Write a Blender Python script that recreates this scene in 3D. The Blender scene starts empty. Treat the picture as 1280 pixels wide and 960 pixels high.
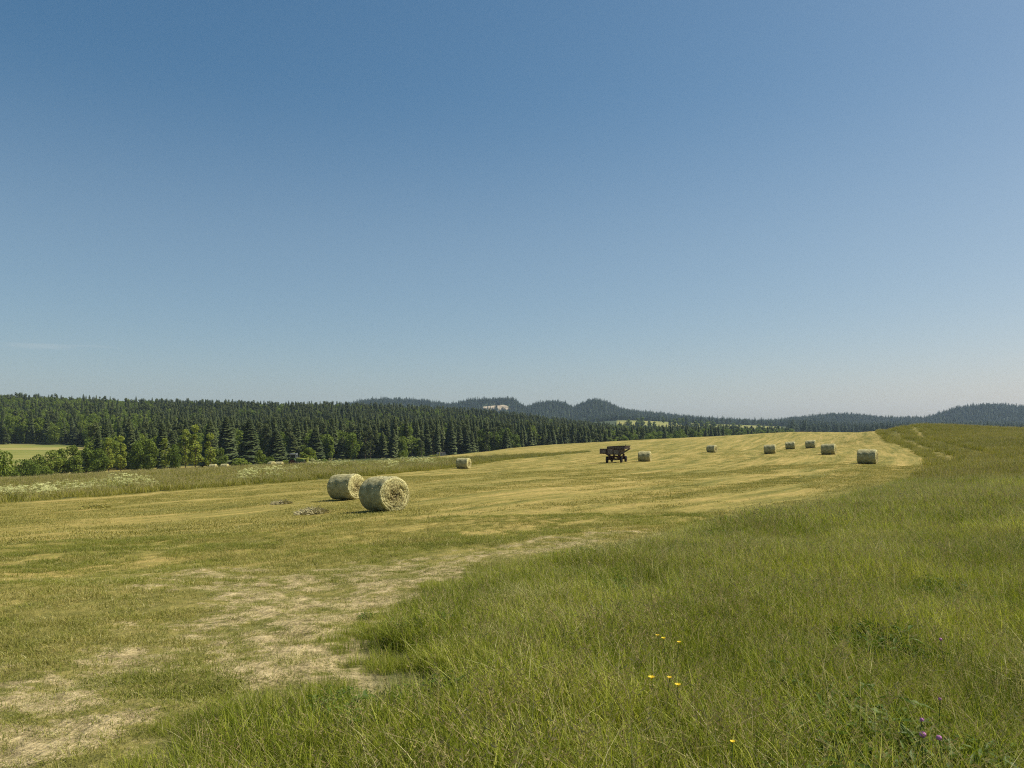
import bpy, bmesh, math, random
import numpy as np
from mathutils import Vector, Matrix

random.seed(7)
RNG = np.random.default_rng(11)
PI = math.pi
sc = bpy.context.scene
COL = sc.collection

# ------------------------------------------------------------------ camera, sky, sun, exposure
EYE = 1.65
cd = bpy.data.cameras.new("camera")
cam = bpy.data.objects.new("camera", cd)
COL.objects.link(cam)
cam.location = (0, 0, EYE)
cam.rotation_euler = (PI / 2, 0, 0)
cd.lens = 27.0
cd.sensor_width = 36.0
cd.shift_y = 58.0 / 1280.0
cd.clip_start = 0.05
cd.clip_end = 20000
sc.camera = cam

SUN_AZ = math.radians(12)      # measured from +X (the right of the view) towards +Y
SUN_EL = math.radians(52)
sun_dir = Vector((math.cos(SUN_AZ) * math.cos(SUN_EL), math.sin(SUN_AZ) * math.cos(SUN_EL), math.sin(SUN_EL)))

world = bpy.data.worlds.new("World")
sc.world = world
world.use_nodes = True
wn = world.node_tree
bg = wn.nodes["Background"]
sky = wn.nodes.new("ShaderNodeTexSky")
sky.sky_type = 'NISHITA'
sky.sun_disc = False
sky.sun_elevation = SUN_EL
sky.sun_rotation = PI / 2 - SUN_AZ
sky.altitude = 600
sky.air_density = 1.0
sky.dust_density = 2.0
sky.ozone_density = 4.0
# two very faint wisps of high cloud low in the sky
def wnode(t, **kw):
    n = wn.nodes.new(t)
    for k, v in kw.items(): setattr(n, k, v)
    return n
_tc = wnode("ShaderNodeTexCoord"); _mp = wnode("ShaderNodeMapping"); _mp.inputs["Scale"].default_value = (2.2, 2.2, 26.0)
wn.links.new(_tc.outputs["Generated"], _mp.inputs[0])
_ns = wnode("ShaderNodeTexNoise"); _ns.inputs["Scale"].default_value = 1.6; _ns.inputs["Detail"].default_value = 5; _ns.inputs["Distortion"].default_value = .6
wn.links.new(_mp.outputs[0], _ns.inputs["Vector"])
_sp = wnode("ShaderNodeSeparateXYZ"); wn.links.new(_tc.outputs["Generated"], _sp.inputs[0])
_lo = wnode("ShaderNodeMapRange", interpolation_type='SMOOTHSTEP'); wn.links.new(_sp.outputs[2], _lo.inputs[0])
for _k, _v in ((1, .05), (2, .085), (3, 0), (4, 1)): _lo.inputs[_k].default_value = _v
_hi = wnode("ShaderNodeMapRange", interpolation_type='SMOOTHSTEP'); wn.links.new(_sp.outputs[2], _hi.inputs[0])
for _k, _v in ((1, .09), (2, .15), (3, 1), (4, 0)): _hi.inputs[_k].default_value = _v
_th = wnode("ShaderNodeMapRange", interpolation_type='SMOOTHSTEP'); wn.links.new(_ns.outputs["Fac"], _th.inputs[0])
for _k, _v in ((1, .50), (2, .74), (3, 0), (4, .24)): _th.inputs[_k].default_value = _v
_m1 = wnode("ShaderNodeMath", operation='MULTIPLY'); wn.links.new(_lo.outputs[0], _m1.inputs[0]); wn.links.new(_hi.outputs[0], _m1.inputs[1])
_m2 = wnode("ShaderNodeMath", operation='MULTIPLY'); wn.links.new(_m1.outputs[0], _m2.inputs[0]); wn.links.new(_th.outputs[0], _m2.inputs[1])
_mx = wnode("ShaderNodeMix", data_type='RGBA'); wn.links.new(_m2.outputs[0], _mx.inputs[0]); _sep = wnode("ShaderNodeSeparateColor"); wn.links.new(sky.outputs[0], _sep.inputs[0]); _cmb = wnode("ShaderNodeCombineColor")
for _c, (_g, _k) in enumerate(((1.33, 1.43), (.99, .985), (.83, .84))):
    _a = wnode("ShaderNodeMath", operation='MULTIPLY'); wn.links.new(_sep.outputs[_c], _a.inputs[0]); _a.inputs[1].default_value = .1018
    _p = wnode("ShaderNodeMath", operation='POWER'); wn.links.new(_a.outputs[0], _p.inputs[0]); _p.inputs[1].default_value = _g
    _b = wnode("ShaderNodeMath", operation='MULTIPLY'); wn.links.new(_p.outputs[0], _b.inputs[0]); _b.inputs[1].default_value = _k / .1018; wn.links.new(_b.outputs[0], _cmb.inputs[_c])
_vl = wnode("ShaderNodeMapRange", interpolation_type='SMOOTHSTEP'); wn.links.new(_sp.outputs[2], _vl.inputs[0])
for _k, _v in ((1, .20), (2, .42), (3, .10), (4, 0)): _vl.inputs[_k].default_value = _v
_ad = wnode("ShaderNodeMath", operation='MAXIMUM'); wn.links.new(_m2.outputs[0], _ad.inputs[0]); wn.links.new(_vl.outputs[0], _ad.inputs[1]); wn.links.new(_ad.outputs[0], _mx.inputs[0])
wn.links.new(_cmb.outputs[0], _mx.inputs[6]); _mx.inputs[7].default_value = (6.6, 6.7, 6.5, 1)
wn.links.new(_mx.outputs[2], bg.inputs[0])
bg.inputs[1].default_value = 0.0745

sl = bpy.data.lights.new("sun", 'SUN')
sl.energy = 5.0
sl.angle = math.radians(0.53)
sl.color = (1.0, 0.945, 0.82)
sun = bpy.data.objects.new("sun", sl)
COL.objects.link(sun)
sun.rotation_euler = sun_dir.to_track_quat('Z', 'Y').to_euler()

sc.view_settings.view_transform = 'Standard'
sc.view_settings.look = 'None'
sc.view_settings.gamma = 1.0
sc.view_settings.exposure = 0.45
sc.view_settings.use_curve_mapping = False
sc.render.engine = 'CYCLES'
sc.cycles.use_denoising = False
sc.cycles.filter_width = 1.15
sc.cycles.max_bounces = 5
sc.cycles.diffuse_bounces = 2
sc.cycles.transmission_bounces = 2
sc.cycles.volume_bounces = 1
sc.cycles.transparent_max_bounces = 4

# ------------------------------------------------------------------ the lie of the land (heights relative to the eye)
UC = [-320, 0, 240, 450, 560, 640, 780, 900, 1000, 1090, 1150, 1280, 1600]
YN = [1.0, 3.75, 8, 15, 27, 40, 60, 85, 105, 130, 165, 210, 300, 420, 600, 850, 1000, 1400, 1700, 2100, 6000]
TB = {
 -320: [1.65, 1.66, 2.0, 2.7, 3.8, 4.9, 6.3, 7.8, 8.8, 10, 13, 16, 18, 9, -5, -26, -28, 0, 10, 20, 20],
 0:    [1.65, 1.65, 1.95, 2.5, 3.45, 4.3, 5.4, 6.5, 7.1, 8.5, 11, 13.5, 15, 8.5, -3, -24, -26, 0, 10, 20, 20],
 240:  [1.65, 1.65, 1.95, 2.45, 3.25, 3.85, 4.7, 5.35, 5.75, 6.8, 8.65, 11.5, 13, 11, 1, -16, -18, 0, 10, 20, 20],
 450:  [1.65, 1.65, 1.93, 2.3, 2.85, 3.45, 4.1, 4.6, 4.8, 5.6, 7.6, 10.5, 12, 12, 4, -13, -14, 0, 10, 15, 15],
 560:  [1.65, 1.65, 1.9, 2.2, 2.7, 3.15, 3.8, 4.45, 4.62, 4.72, 5.4, 8, 11, 12, 7, -8, -12, 0, 8, 10, 10],
 640:  [1.65, 1.65, 1.9, 2.15, 2.6, 3.0, 3.6, 4.15, 4.4, 4.5, 4.4, 4.85, 10, 13, 10, -2, -6, 0, 5, 5, 5],
 780:  [1.65, 1.65, 1.88, 2.1, 2.5, 2.85, 3.35, 3.75, 3.95, 3.9, 3.35, 2.85, 7, 12, 12, 8, 5, -9, -22, -15, -15],
 900:  [1.65, 1.65, 1.86, 2.1, 2.45, 2.75, 3.15, 3.45, 3.55, 3.62, 2.8, 1.55, 6, 10, 10, 8, 6, -1, -14, -8, -8],
 1000: [1.65, 1.65, 1.86, 2.1, 2.45, 2.7, 2.95, 2.9, 2.85, 2.95, 1.9, .45, 4, 8, 10, 9, 8, 3, -7, -5, -5],
 1090: [1.65, 1.65, 1.85, 2.05, 2.35, 2.6, 2.85, 2.65, 2.0, 1.0, .22, .6, 5, 9, 10, 10, 9, 6, 0, 0, 0],
 1150: [1.65, 1.65, 1.84, 2.0, 2.3, 2.55, 2.75, 2.4, 1.1, -.75, -.1, 1.5, 6, 10, 10, 10, 10, 5, 0, 0, 0],
 1280: [1.65, 1.65, 1.83, 1.95, 2.15, 2.2, 1.95, 1.2, .55, -.1, .3, 2, 7, 10, 10, 10, 10, 5, 0, 0, 0],
 1600: [1.65, 1.65, 1.83, 1.9, 2.0, 1.9, 1.5, .8, .2, 0, .5, 2.5, 8, 10, 10, 10, 10, 5, 0, 0, 0],
}
# far ridge: ground level of the skyline above the eye at about 2600 m
RU = [-320, 0, 200, 250, 300, 350, 400, 450, 480, 530, 562, 592, 628, 640, 650, 657, 672, 690, 705, 716, 728, 741, 758, 780, 830, 900, 960, 1000, 1050, 1080, 1110, 1150, 1175, 1200, 1240, 1280, 1600]
RH = [20, 20, 20, 60, 84, 60, 60, 86, 95, 90, 80, 94, 98, 96, 82, 70, 80, 87, 84, 68, 82, 93, 84, 60, 42, 26, 22, 33, 44, 38, 30, 30, 46, 67, 74, 68, 80]

def pchip(xs, ys, x):
    xs = np.asarray(xs, float); ys = np.asarray(ys, float); x = np.clip(x, xs[0], xs[-1])
    h = np.diff(xs); d = np.diff(ys, axis=0) / h.reshape((-1,) + (1,) * (ys.ndim - 1))
    m = np.zeros_like(ys)
    a, b = d[:-1], d[1:]
    same = (a * b) > 0
    with np.errstate(divide='ignore', invalid='ignore'):
        hm = 2 * a * b / (a + b)
    m[1:-1] = np.where(same, np.nan_to_num(hm), 0)
    m[0] = d[0]; m[-1] = d[-1]
    i = np.clip(np.searchsorted(xs, x, side='right') - 1, 0, len(xs) - 2)
    t = (x - xs[i]) / h[i]
    sh = (-1,) + (1,) * (ys.ndim - 1)
    t = t.reshape(sh); hh = h[i].reshape(sh)
    return ((1 + 2 * t) * (1 - t) ** 2 * ys[i] + t * (1 - t) ** 2 * hh * m[i] + t * t * (3 - 2 * t) * ys[i + 1] + t * t * (t - 1) * hh * m[i + 1])

UG = np.linspace(-320, 1600, 400)
LG = np.linspace(math.log(1.0), math.log(6000), 500)
_t = np.array([TB[u] for u in UC], float)
_t = pchip(UC, _t, UG)
GRID = pchip(np.log(YN), _t.T, LG)          # [logY, u]
RIDGE = pchip(RU, np.array(RH, float)[:, None], UG)[:, 0]

def hash2(ix, iy, seed):
    h = (ix.astype(np.int64) * 374761393 + iy.astype(np.int64) * 668265263 + seed * 1274126177) & 0xFFFFFFFF
    h = ((h ^ (h >> 13)) * 1274126177) & 0xFFFFFFFF
    return ((h ^ (h >> 16)) & 0xFFFF) / 65535.0

def vnoise(x, y, s, seed=0):
    x = np.asarray(x, float) / s; y = np.asarray(y, float) / s
    ix = np.floor(x); iy = np.floor(y); fx = x - ix; fy = y - iy
    fx = fx * fx * (3 - 2 * fx); fy = fy * fy * (3 - 2 * fy)
    a = hash2(ix, iy, seed); b = hash2(ix + 1, iy, seed); c = hash2(ix, iy + 1, seed); d = hash2(ix + 1, iy + 1, seed)
    return (a * (1 - fx) + b * fx) * (1 - fy) + (c * (1 - fx) + d * fx) * fy

def fbm(x, y, s, seed=0, o=3):
    v = 0; a = 1; t = 0
    for k in range(o):
        v = v + a * vnoise(x, y, s / 2 ** k, seed + 17 * k); t += a; a *= .5
    return v / t

def sstep(a, b, x):
    t = np.clip((np.asarray(x, float) - a) / (b - a), 0, 1)
    return t * t * (3 - 2 * t)

def uY(x, y):
    th = np.arctan2(x, y)
    tc = np.clip(th, math.atan(-1.0), math.atan(1.0))
    r = np.hypot(x, y)
    return 640 + 960 * np.tan(tc), r * np.cos(tc), th, r

def look(u, Y):
    fu = np.clip((u + 320) / 1920 * 399, 0, 398.999); fy = np.clip((np.log(np.maximum(Y, 1.0)) - LG[0]) / (LG[-1] - LG[0]) * 499, 0, 498.999)
    iu = fu.astype(int); iy = fy.astype(int); a = fu - iu; b = fy - iy
    g = GRID
    z = (g[iy, iu] * (1 - a) + g[iy, iu + 1] * a) * (1 - b) + (g[iy + 1, iu] * (1 - a) + g[iy + 1, iu + 1] * a) * b
    rd = RIDGE[iu] * (1 - a) + RIDGE[iu + 1] * a
    return -z, rd

def Zf(x, y, rough=True):
    x = np.asarray(x, float); y = np.asarray(y, float)
    u, Y, th, r = uY(x, y)
    z, rd = look(u, Y)
    w = sstep(2000, 2600, Y) * (1 - sstep(2650, 3600, Y))
    z = z * (1 - w) + rd * w
    zb = .5 * (look(np.full_like(r, -320.0), r)[0] + look(np.full_like(r, 1600.0), r)[0])
    wb = sstep(math.radians(60), math.radians(170), np.abs(th))
    z = z * (1 - wb) + zb * wb
    if rough:
        z = z + (fbm(x, y, 1.7, 3, 3) - .5) * .10 * sstep(1, 4, r) + (fbm(x, y, .38, 4, 3) - .5) * .07 * sstep(1, 3, r) * (1 - sstep(18, 30, r)) + (fbm(x, y, 9, 5, 2) - .5) * .16 * sstep(3, 14, r) * (1 - sstep(150, 300, r))
        z = z + (fbm(x, y, 260, 8, 3) - .5) * (5 * sstep(450, 1100, Y) * (1 - w))
        z = z + (fbm(x, y, 190, 9, 3) - .5) * 11 * w
    return z + EYE

def z1(x, y):
    return float(Zf(np.array([x]), np.array([y]))[0])

def px(u, row=None, Y=None):
    """ground point seen at a direction (u) and either a row or a depth Y"""
    if Y is None:
        Ys = np.geomspace(2.5, 260, 1500)
        X = (u - 640) / 960 * Ys
        rr = 538 + 960 * (EYE - Zf(X, Ys, False)) / Ys
        k = int(np.argmax(rr <= row)) if (rr <= row).any() else len(Ys) - 1
        Y = float(Ys[k])
    return ((u - 640) / 960 * Y, Y)

def seg_dist(x, y, pts):
    """distance to a polyline"""
    d = np.full(np.shape(x), 1e9)
    for (x0, y0), (x1, y1) in zip(pts[:-1], pts[1:]):
        dx, dy = x1 - x0, y1 - y0
        t = np.clip(((x - x0) * dx + (y - y0) * dy) / (dx * dx + dy * dy + 1e-9), 0, 1)
        d = np.minimum(d, np.hypot(x - x0 - t * dx, y - y0 - t * dy))
    return d

def inside(x, y, poly):
    c = np.zeros(np.shape(x), bool)
    n = len(poly)
    for i in range(n):
        x0, y0 = poly[i]; x1, y1 = poly[(i + 1) % n]
        if y0 == y1: continue
        hit = ((y0 > y) != (y1 > y)) & (x < (x1 - x0) * (y - y0) / (y1 - y0) + x0)
        c ^= hit
    return c

# border between the unmown meadow (right, near) and the mown field
MED_PX = [(95, 960), (185, 905), (250, 878), (340, 872), (420, 868), (412, 836), (430, 800), (480, 765), (540, 742), (610, 722), (700, 704), (800, 686), (900, 664), (1000, 640), (1080, 620), (1135, 602), (1160, 585), (1157, 573)]
MED_EDGE = [(-2.0, -3.0), (-2.1, 2.0)] + [px(*p) for p in MED_PX] + [px(1134, Y=92), px(1107, Y=108), px(1098, Y=135), px(1095, Y=180), px(1090, Y=240)]
MED_POLY = MED_EDGE + [(300, 240), (300, -3)]
# unmown strip on the left
STRIP_NEAR = [(-140, 40), px(-60, Y=47), px(0, Y=52), px(120, Y=57), px(240, Y=62), px(350, Y=66), px(450, Y=72), px(530, Y=84), px(590, Y=100), px(650, Y=122), px(740, Y=140)]
STRIP_FAR = [px(740, Y=147), px(650, Y=140), px(580, Y=128), px(530, Y=120), px(450, Y=116), px(350, Y=118), px(240, Y=125), px(120, Y=125), px(0, Y=120), px(-100, Y=110), (-160, 90)]
STRIP_POLY = STRIP_NEAR + STRIP_FAR

def meadow_mask(x, y):
    """1 inside tall grass (meadow or strip), soft ragged border; second value: distance inside"""
    jx = x + (fbm(x, y, .8, 21) - .5) * .9; jy = y + (fbm(x, y, .8, 22) - .5) * .9
    a = inside(jx, jy, MED_POLY); b = inside(jx, jy, STRIP_POLY)
    d = np.minimum(seg_dist(x, y, MED_EDGE), seg_dist(x, y, STRIP_NEAR + STRIP_FAR))
    return (a | b), d, b

# trodden, bare earth patches: (u, row, half width m across, half depth m, strength)
DIRT_PX = [(268, 722, 1.0, .9, 1), (300, 735, 1.1, .7, .9), (345, 735, 1.3, .8, .7), (420, 722, 1.5, .7, .7), (500, 710, 1.6, .6, .7), (570, 698, 1.6, .5, .6), (640, 690, 1.6, .5, .5), (760, 668, 1.2, .6, .6),
           (385, 795, .55, .6, 1), (360, 835, .6, .4, 1), (400, 850, .35, .2, .9), (340, 808, .4, .25, .6), (300, 800, .5, .2, .8), (265, 812, .35, .12, .7),
           (190, 826, .5, .16, .9), (130, 832, .5, .15, .6), (85, 850, .6, .2, .8), (30, 880, .6, .35, 1), (10, 925, .7, .3, 1), (60, 945, .35, .15, .8), (120, 868, .4, .14, .6),
           (130, 725, .9, .25, .6), (50, 780, .5, .12, .5), (100, 785, .5, .1, .4), (445, 905, .16, .06, 1), (520, 880, .15, .06, .9), (640, 878, .2, .08, .8), (680, 790, .35, .12, .8)]
DIRT = [px(u, r) + (a, b, s) for u, r, a, b, s in DIRT_PX]

TRACK = [px(-40, 905), px(40, 872), px(120, 845), px(200, 826), px(280, 805), px(345, 775), px(330, 742), px(420, 724), px(520, 708), px(640, 690), px(780, 668)]
TRACK2 = [px(395, 860), px(370, 815), px(420, 765), px(480, 735), px(560, 705)]

def dirt_mask(x, y):
    """0 grown over ... 1 bare earth; a ragged field"""
    wx = x + .35 * (fbm(x, y, .5, 33) - .5); wy = y + .5 * (fbm(x, y, .5, 34) - .5)
    m = np.zeros(np.shape(x))
    for (cx, cy, a, b, s) in DIRT:
        ca, sa = math.cos(.12), math.sin(.12)
        dx = (wx - cx); dy = (wy - cy)
        e = np.sqrt(((dx * ca + dy * sa) / a) ** 2 + ((-dx * sa + dy * ca) / b) ** 2)
        m = np.maximum(m, s * (1 - sstep(.1, 1.8, e)))
    t = np.minimum(seg_dist(wx, wy, TRACK), seg_dist(wx, wy, TRACK2))
    m = np.maximum(m * .95, .60 * (1 - sstep(.15, 1.5, t)))
    n = .55 * fbm(x, y * 1.2, .42, 31, 5) + .45 * fbm(x, y, .17, 32, 4)
    return np.clip((m - .5) * 1.6 + (n - .5) * 4.2 + .58, 0, 1) * (m > .02)

# ------------------------------------------------------------------ helpers
def tag(o, label=None, cat=None, group=None, kind=None):
    if label: o['label'] = label
    if cat: o['category'] = cat
    if group: o['group'] = group
    if kind: o['kind'] = kind
    return o

def empty(name, loc, rz=0.0, label=None, cat=None, group=None):
    o = bpy.data.objects.new(name, None)
    COL.objects.link(o)
    o.location = loc; o.rotation_euler = (0, 0, rz)
    o.empty_display_size = .2
    return tag(o, label, cat, group)

def npmesh(name, verts, faces_flat, loop_tot, mats, mat_idx=None, smooth=False, attrs=None):
    me = bpy.data.meshes.new(name)
    verts = np.asarray(verts, np.float32); faces_flat = np.asarray(faces_flat, np.int32); loop_tot = np.asarray(loop_tot, np.int32)
    me.vertices.add(len(verts)); me.vertices.foreach_set("co", verts.ravel())
    me.loops.add(len(faces_flat)); me.loops.foreach_set("vertex_index", faces_flat)
    me.polygons.add(len(loop_tot))
    st = np.concatenate([[0], np.cumsum(loop_tot)[:-1]]).astype(np.int32)
    me.polygons.foreach_set("loop_start", st); me.polygons.foreach_set("loop_total", loop_tot)
    if mat_idx is not None: me.polygons.foreach_set("material_index", np.asarray(mat_idx, np.int32))
    if smooth: me.polygons.foreach_set("use_smooth", np.ones(len(loop_tot), bool))
    for k, v in (attrs or {}).items():
        a = me.attributes.new(k, 'FLOAT', 'POINT'); a.data.foreach_set("value", np.asarray(v, np.float32))
    for m in mats: me.materials.append(m)
    me.update(calc_edges=True)
    return me

def link(name, me, parent=None):
    o = bpy.data.objects.new(name, me); COL.objects.link(o)
    if parent: o.parent = parent
    return o

class MB:
    """collects shapes, then links them as ONE mesh"""
    def __init__(s): s.bm = bmesh.new()
    def box(s, c, size, rot=None, bev=0.0):
        r = bmesh.ops.create_cube(s.bm, size=1.0)
        vs = r['verts']
        bmesh.ops.scale(s.bm, vec=size, verts=vs)
        if bev:
            es = list({e for v in vs for e in v.link_edges})
            g = bmesh.ops.bevel(s.bm, geom=es, offset=bev, segments=2, affect='EDGES', profile=.5)
            vs = list({v for f in g['faces'] for v in f.verts} | {v for v in vs if v.is_valid})
        M = Matrix.Translation(c) @ (rot.to_4x4() if rot else Matrix())
        bmesh.ops.transform(s.bm, matrix=M, verts=vs)
        return s
    def cyl(s, p0, p1, r0, r1=None, n=12, caps=True):
        p0 = Vector(p0); p1 = Vector(p1); d = p1 - p0
        if d.length < 1e-6: return s
        g = bmesh.ops.create_cone(s.bm, cap_ends=caps, segments=n, radius1=r0, radius2=r0 if r1 is None else r1, depth=d.length)
        M = Matrix.Translation((p0 + p1) / 2) @ d.to_track_quat('Z', 'Y').to_matrix().to_4x4()
        bmesh.ops.transform(s.bm, matrix=M, verts=g['verts'])
        return s
    def poly(s, pts, thick=(0, 0, 0)):
        """prism: polygon extruded by a vector"""
        a = [s.bm.verts.new(p) for p in pts]; t = Vector(thick)
        b = [s.bm.verts.new(Vector(p) + t) for p in pts]
        s.bm.faces.new(a[::-1]); s.bm.faces.new(b)
        for i in range(len(a)):
            j = (i + 1) % len(a); s.bm.faces.new((a[i], a[j], b[j], b[i]))
        return s
    def build(s, name, mat, parent=None, smooth=False):
        bmesh.ops.recalc_face_normals(s.bm, faces=s.bm.faces)
        me = bpy.data.meshes.new(name); s.bm.to_mesh(me); s.bm.free()
        me.materials.append(mat)
        if smooth:
            me.polygons.foreach_set("use_smooth", np.ones(len(me.polygons), bool))
        return link(name, me, parent)

# ------------------------------------------------------------------ materials
def newmat(name):
    m = bpy.data.materials.new(name); m.use_nodes = True
    nt = m.node_tree
    b = nt.nodes["Principled BSDF"]
    b.inputs["Roughness"].default_value = .85
    b.inputs["Specular IOR Level"].default_value = .2
    return m, nt, b

def N(nt, t, **kw):
    n = nt.nodes.new(t)
    for k, v in kw.items(): setattr(n, k, v)
    return n

def mathn(nt, op, a, b=None, clamp=False):
    n = N(nt, "ShaderNodeMath", operation=op, use_clamp=clamp)
    for i, v in enumerate((a, b)):
        if v is None: continue
        if isinstance(v, (int, float)): n.inputs[i].default_value = v
        else: nt.links.new(v, n.inputs[i])
    return n.outputs[0]

def mixc(nt, f, a, b, mode='MIX'):
    n = N(nt, "ShaderNodeMix", data_type='RGBA', blend_type=mode)
    for i, v in ((0, f), (6, a), (7, b)):
        if isinstance(v, (int, float)): n.inputs[i].default_value = v
        elif isinstance(v, tuple): n.inputs[i].default_value = v + (1,) if len(v) == 3 else v
        else: nt.links.new(v, n.inputs[i])
    return n.outputs[2]

def noise(nt, vec, scale, detail=3, rough=.6, dist=0.0):
    n = N(nt, "ShaderNodeTexNoise"); n.inputs["Scale"].default_value = scale
    n.inputs["Detail"].default_value = detail; n.inputs["Roughness"].default_value = rough; n.inputs["Distortion"].default_value = dist
    if vec is not None: nt.links.new(vec, n.inputs["Vector"])
    return n.outputs["Fac"]

def ramp(nt, f, stops):
    r = N(nt, "ShaderNodeValToRGB")
    e = r.color_ramp.elements
    while len(e) < len(stops): e.new(.5)
    for el, (p, c) in zip(e, stops):
        el.position = p; el.color = tuple(c) + (1,) if isinstance(c, (tuple, list)) else (c, c, c, 1)
    nt.links.new(f, r.inputs[0])
    return r.outputs[0]

def mapping(nt, vec, scale, rot=(0, 0, 0)):
    m = N(nt, "ShaderNodeMapping"); m.inputs["Scale"].default_value = scale; m.inputs["Rotation"].default_value = rot
    nt.links.new(vec, m.inputs[0])
    return m.outputs[0]

def bump(nt, b, h, strength, dist):
    n = N(nt, "ShaderNodeBump"); n.inputs["Strength"].default_value = strength; n.inputs["Distance"].default_value = dist
    nt.links.new(h, n.inputs["Height"]); nt.links.new(n.outputs[0], b.inputs["Normal"])

def attr(nt, name):
    return N(nt, "ShaderNodeAttribute", attribute_name=name).outputs["Fac"]

# ground sheet
def ground_mat():
    m, nt, b = newmat("ground")
    P = N(nt, "ShaderNodeNewGeometry").outputs["Position"]
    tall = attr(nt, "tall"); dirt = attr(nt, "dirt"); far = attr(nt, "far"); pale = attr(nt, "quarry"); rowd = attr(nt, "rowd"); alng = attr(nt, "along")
    cx = N(nt, "ShaderNodeCombineXYZ"); nt.links.new(rowd, cx.inputs[0]); nt.links.new(alng, cx.inputs[1])
    R = cx.outputs[0]
    big = noise(nt, P, .045, 4, .6)
    streak = noise(nt, mapping(nt, R, (.75, .055, 1)), 1, 4, .62, .35)
    streak2 = noise(nt, mapping(nt, R, (2.6, .16, 1)), 1, 4, .7, .3)
    mid = noise(nt, P, .55, 5, .68)
    fine = noise(nt, P, 5.5, 5, .7)
    vfine = noise(nt, P, 34, 4, .7)
    f = mathn(nt, 'ADD', mathn(nt, 'MULTIPLY', streak, .42), mathn(nt, 'MULTIPLY', streak2, .26))
    f = mathn(nt, 'ADD', f, mathn(nt, 'MULTIPLY', big, .16))
    f = mathn(nt, 'ADD', f, mathn(nt, 'MULTIPLY', mid, .16))
    straw = ramp(nt, f, [(.38, (.10, .105, .022)), (.46, (.185, .165, .040)), (.51, (.255, .210, .058)), (.57, (.335, .255, .080)), (.66, (.43, .34, .13))])
    straw = mixc(nt, 1.0, straw, ramp(nt, fine, [(.28, .50), (.5, 1.0), (.75, 1.32)]), 'MULTIPLY')
    straw = mixc(nt, 1.0, straw, ramp(nt, vfine, [(.3, .66), (.5, 1.0), (.72, 1.25)]), 'MULTIPLY')
    # near the gate of the field the stubble is greener and trodden
    near = attr(nt, "near")
    green = ramp(nt, mathn(nt, 'ADD', mathn(nt, 'MULTIPLY', mid, .5), mathn(nt, 'MULTIPLY', fine, .5)), [(.36, (.055, .062, .015)), (.48, (.12, .12, .03)), (.60, (.23, .195, .065))])
    c = mixc(nt, near, straw, green)
    soil = ramp(nt, mathn(nt, 'ADD', mathn(nt, 'MULTIPLY', fine, .55), mathn(nt, 'MULTIPLY', vfine, .45)), [(.36, (.085, .066, .030)), (.45, (.22, .175, .085)), (.53, (.37, .295, .15)), (.62, (.48, .39, .21))])
    dn = mathn(nt, 'ADD', dirt, mathn(nt, 'MULTIPLY', mathn(nt, 'SUBTRACT', noise(nt, mapping(nt, P, (7, 12, 9)), 1, 6, .8), .5), 3.2))
    dsh = N(nt, "ShaderNodeMapRange", interpolation_type='SMOOTHSTEP'); nt.links.new(dn, dsh.inputs[0]); dsh.inputs[1].default_value = .36; dsh.inputs[2].default_value = .95
    # bits of dry straw lying on the soil
    sb = noise(nt, mapping(nt, P, (14, 46, 20), (0, 0, .5)), 1, 3, .7); sb2 = noise(nt, mapping(nt, P, (46, 16, 20), (0, 0, -.9)), 1, 3, .7)
    soil = mixc(nt, mathn(nt, 'MULTIPLY', mathn(nt, 'SUBTRACT', mathn(nt, 'MAXIMUM', sb, sb2), .60, True), 6.0, True), soil, (.48, .41, .22))
    c = mixc(nt, dsh.outputs[0], c, soil)
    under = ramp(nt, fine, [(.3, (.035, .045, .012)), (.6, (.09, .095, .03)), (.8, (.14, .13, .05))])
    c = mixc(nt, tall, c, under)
    wood = ramp(nt, noise(nt, P, .02, 3), [(.35, (.03, .045, .018)), (.65, (.06, .075, .03))])
    c = mixc(nt, far, c, wood)
    fld = ramp(nt, noise(nt, mapping(nt, P, (.010, .05, 1)), 1, 4), [(.38, (.13, .15, .035)), (.5, (.20, .20, .050)), (.62, (.27, .23, .08))])
    c = mixc(nt, attr(nt, "field"), c, fld)
    qn = noise(nt, mapping(nt, P, (.04, .04, .12)), 1, 5, .7)
    qm = N(nt, "ShaderNodeMapRange"); nt.links.new(mathn(nt, 'ADD', pale, mathn(nt, 'MULTIPLY', mathn(nt, 'SUBTRACT', noise(nt, P, .05, 5, .8), .5), 1.1)), qm.inputs[0]); qm.inputs[1].default_value = .42; qm.inputs[2].default_value = .58
    pale = mathn(nt, 'MULTIPLY', qm.outputs[0], mathn(nt, 'GREATER_THAN', pale, .05))
    c = mixc(nt, pale, c, ramp(nt, qn, [(.36, (.15, .13, .08)), (.48, (.31, .25, .17)), (.6, (.47, .39, .28))]))
    nt.links.new(c, b.inputs["Base Color"])
    b.inputs["Roughness"].default_value = .95; b.inputs["Specular IOR Level"].default_value = .08
    hh = mathn(nt, 'ADD', mathn(nt, 'MULTIPLY', fine, .6), mathn(nt, 'MULTIPLY', vfine, .22))
    hh = mathn(nt, 'ADD', hh, mathn(nt, 'MULTIPLY', streak2, .9))
    bump(nt, b, hh, .8, .10)
    return m

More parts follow.
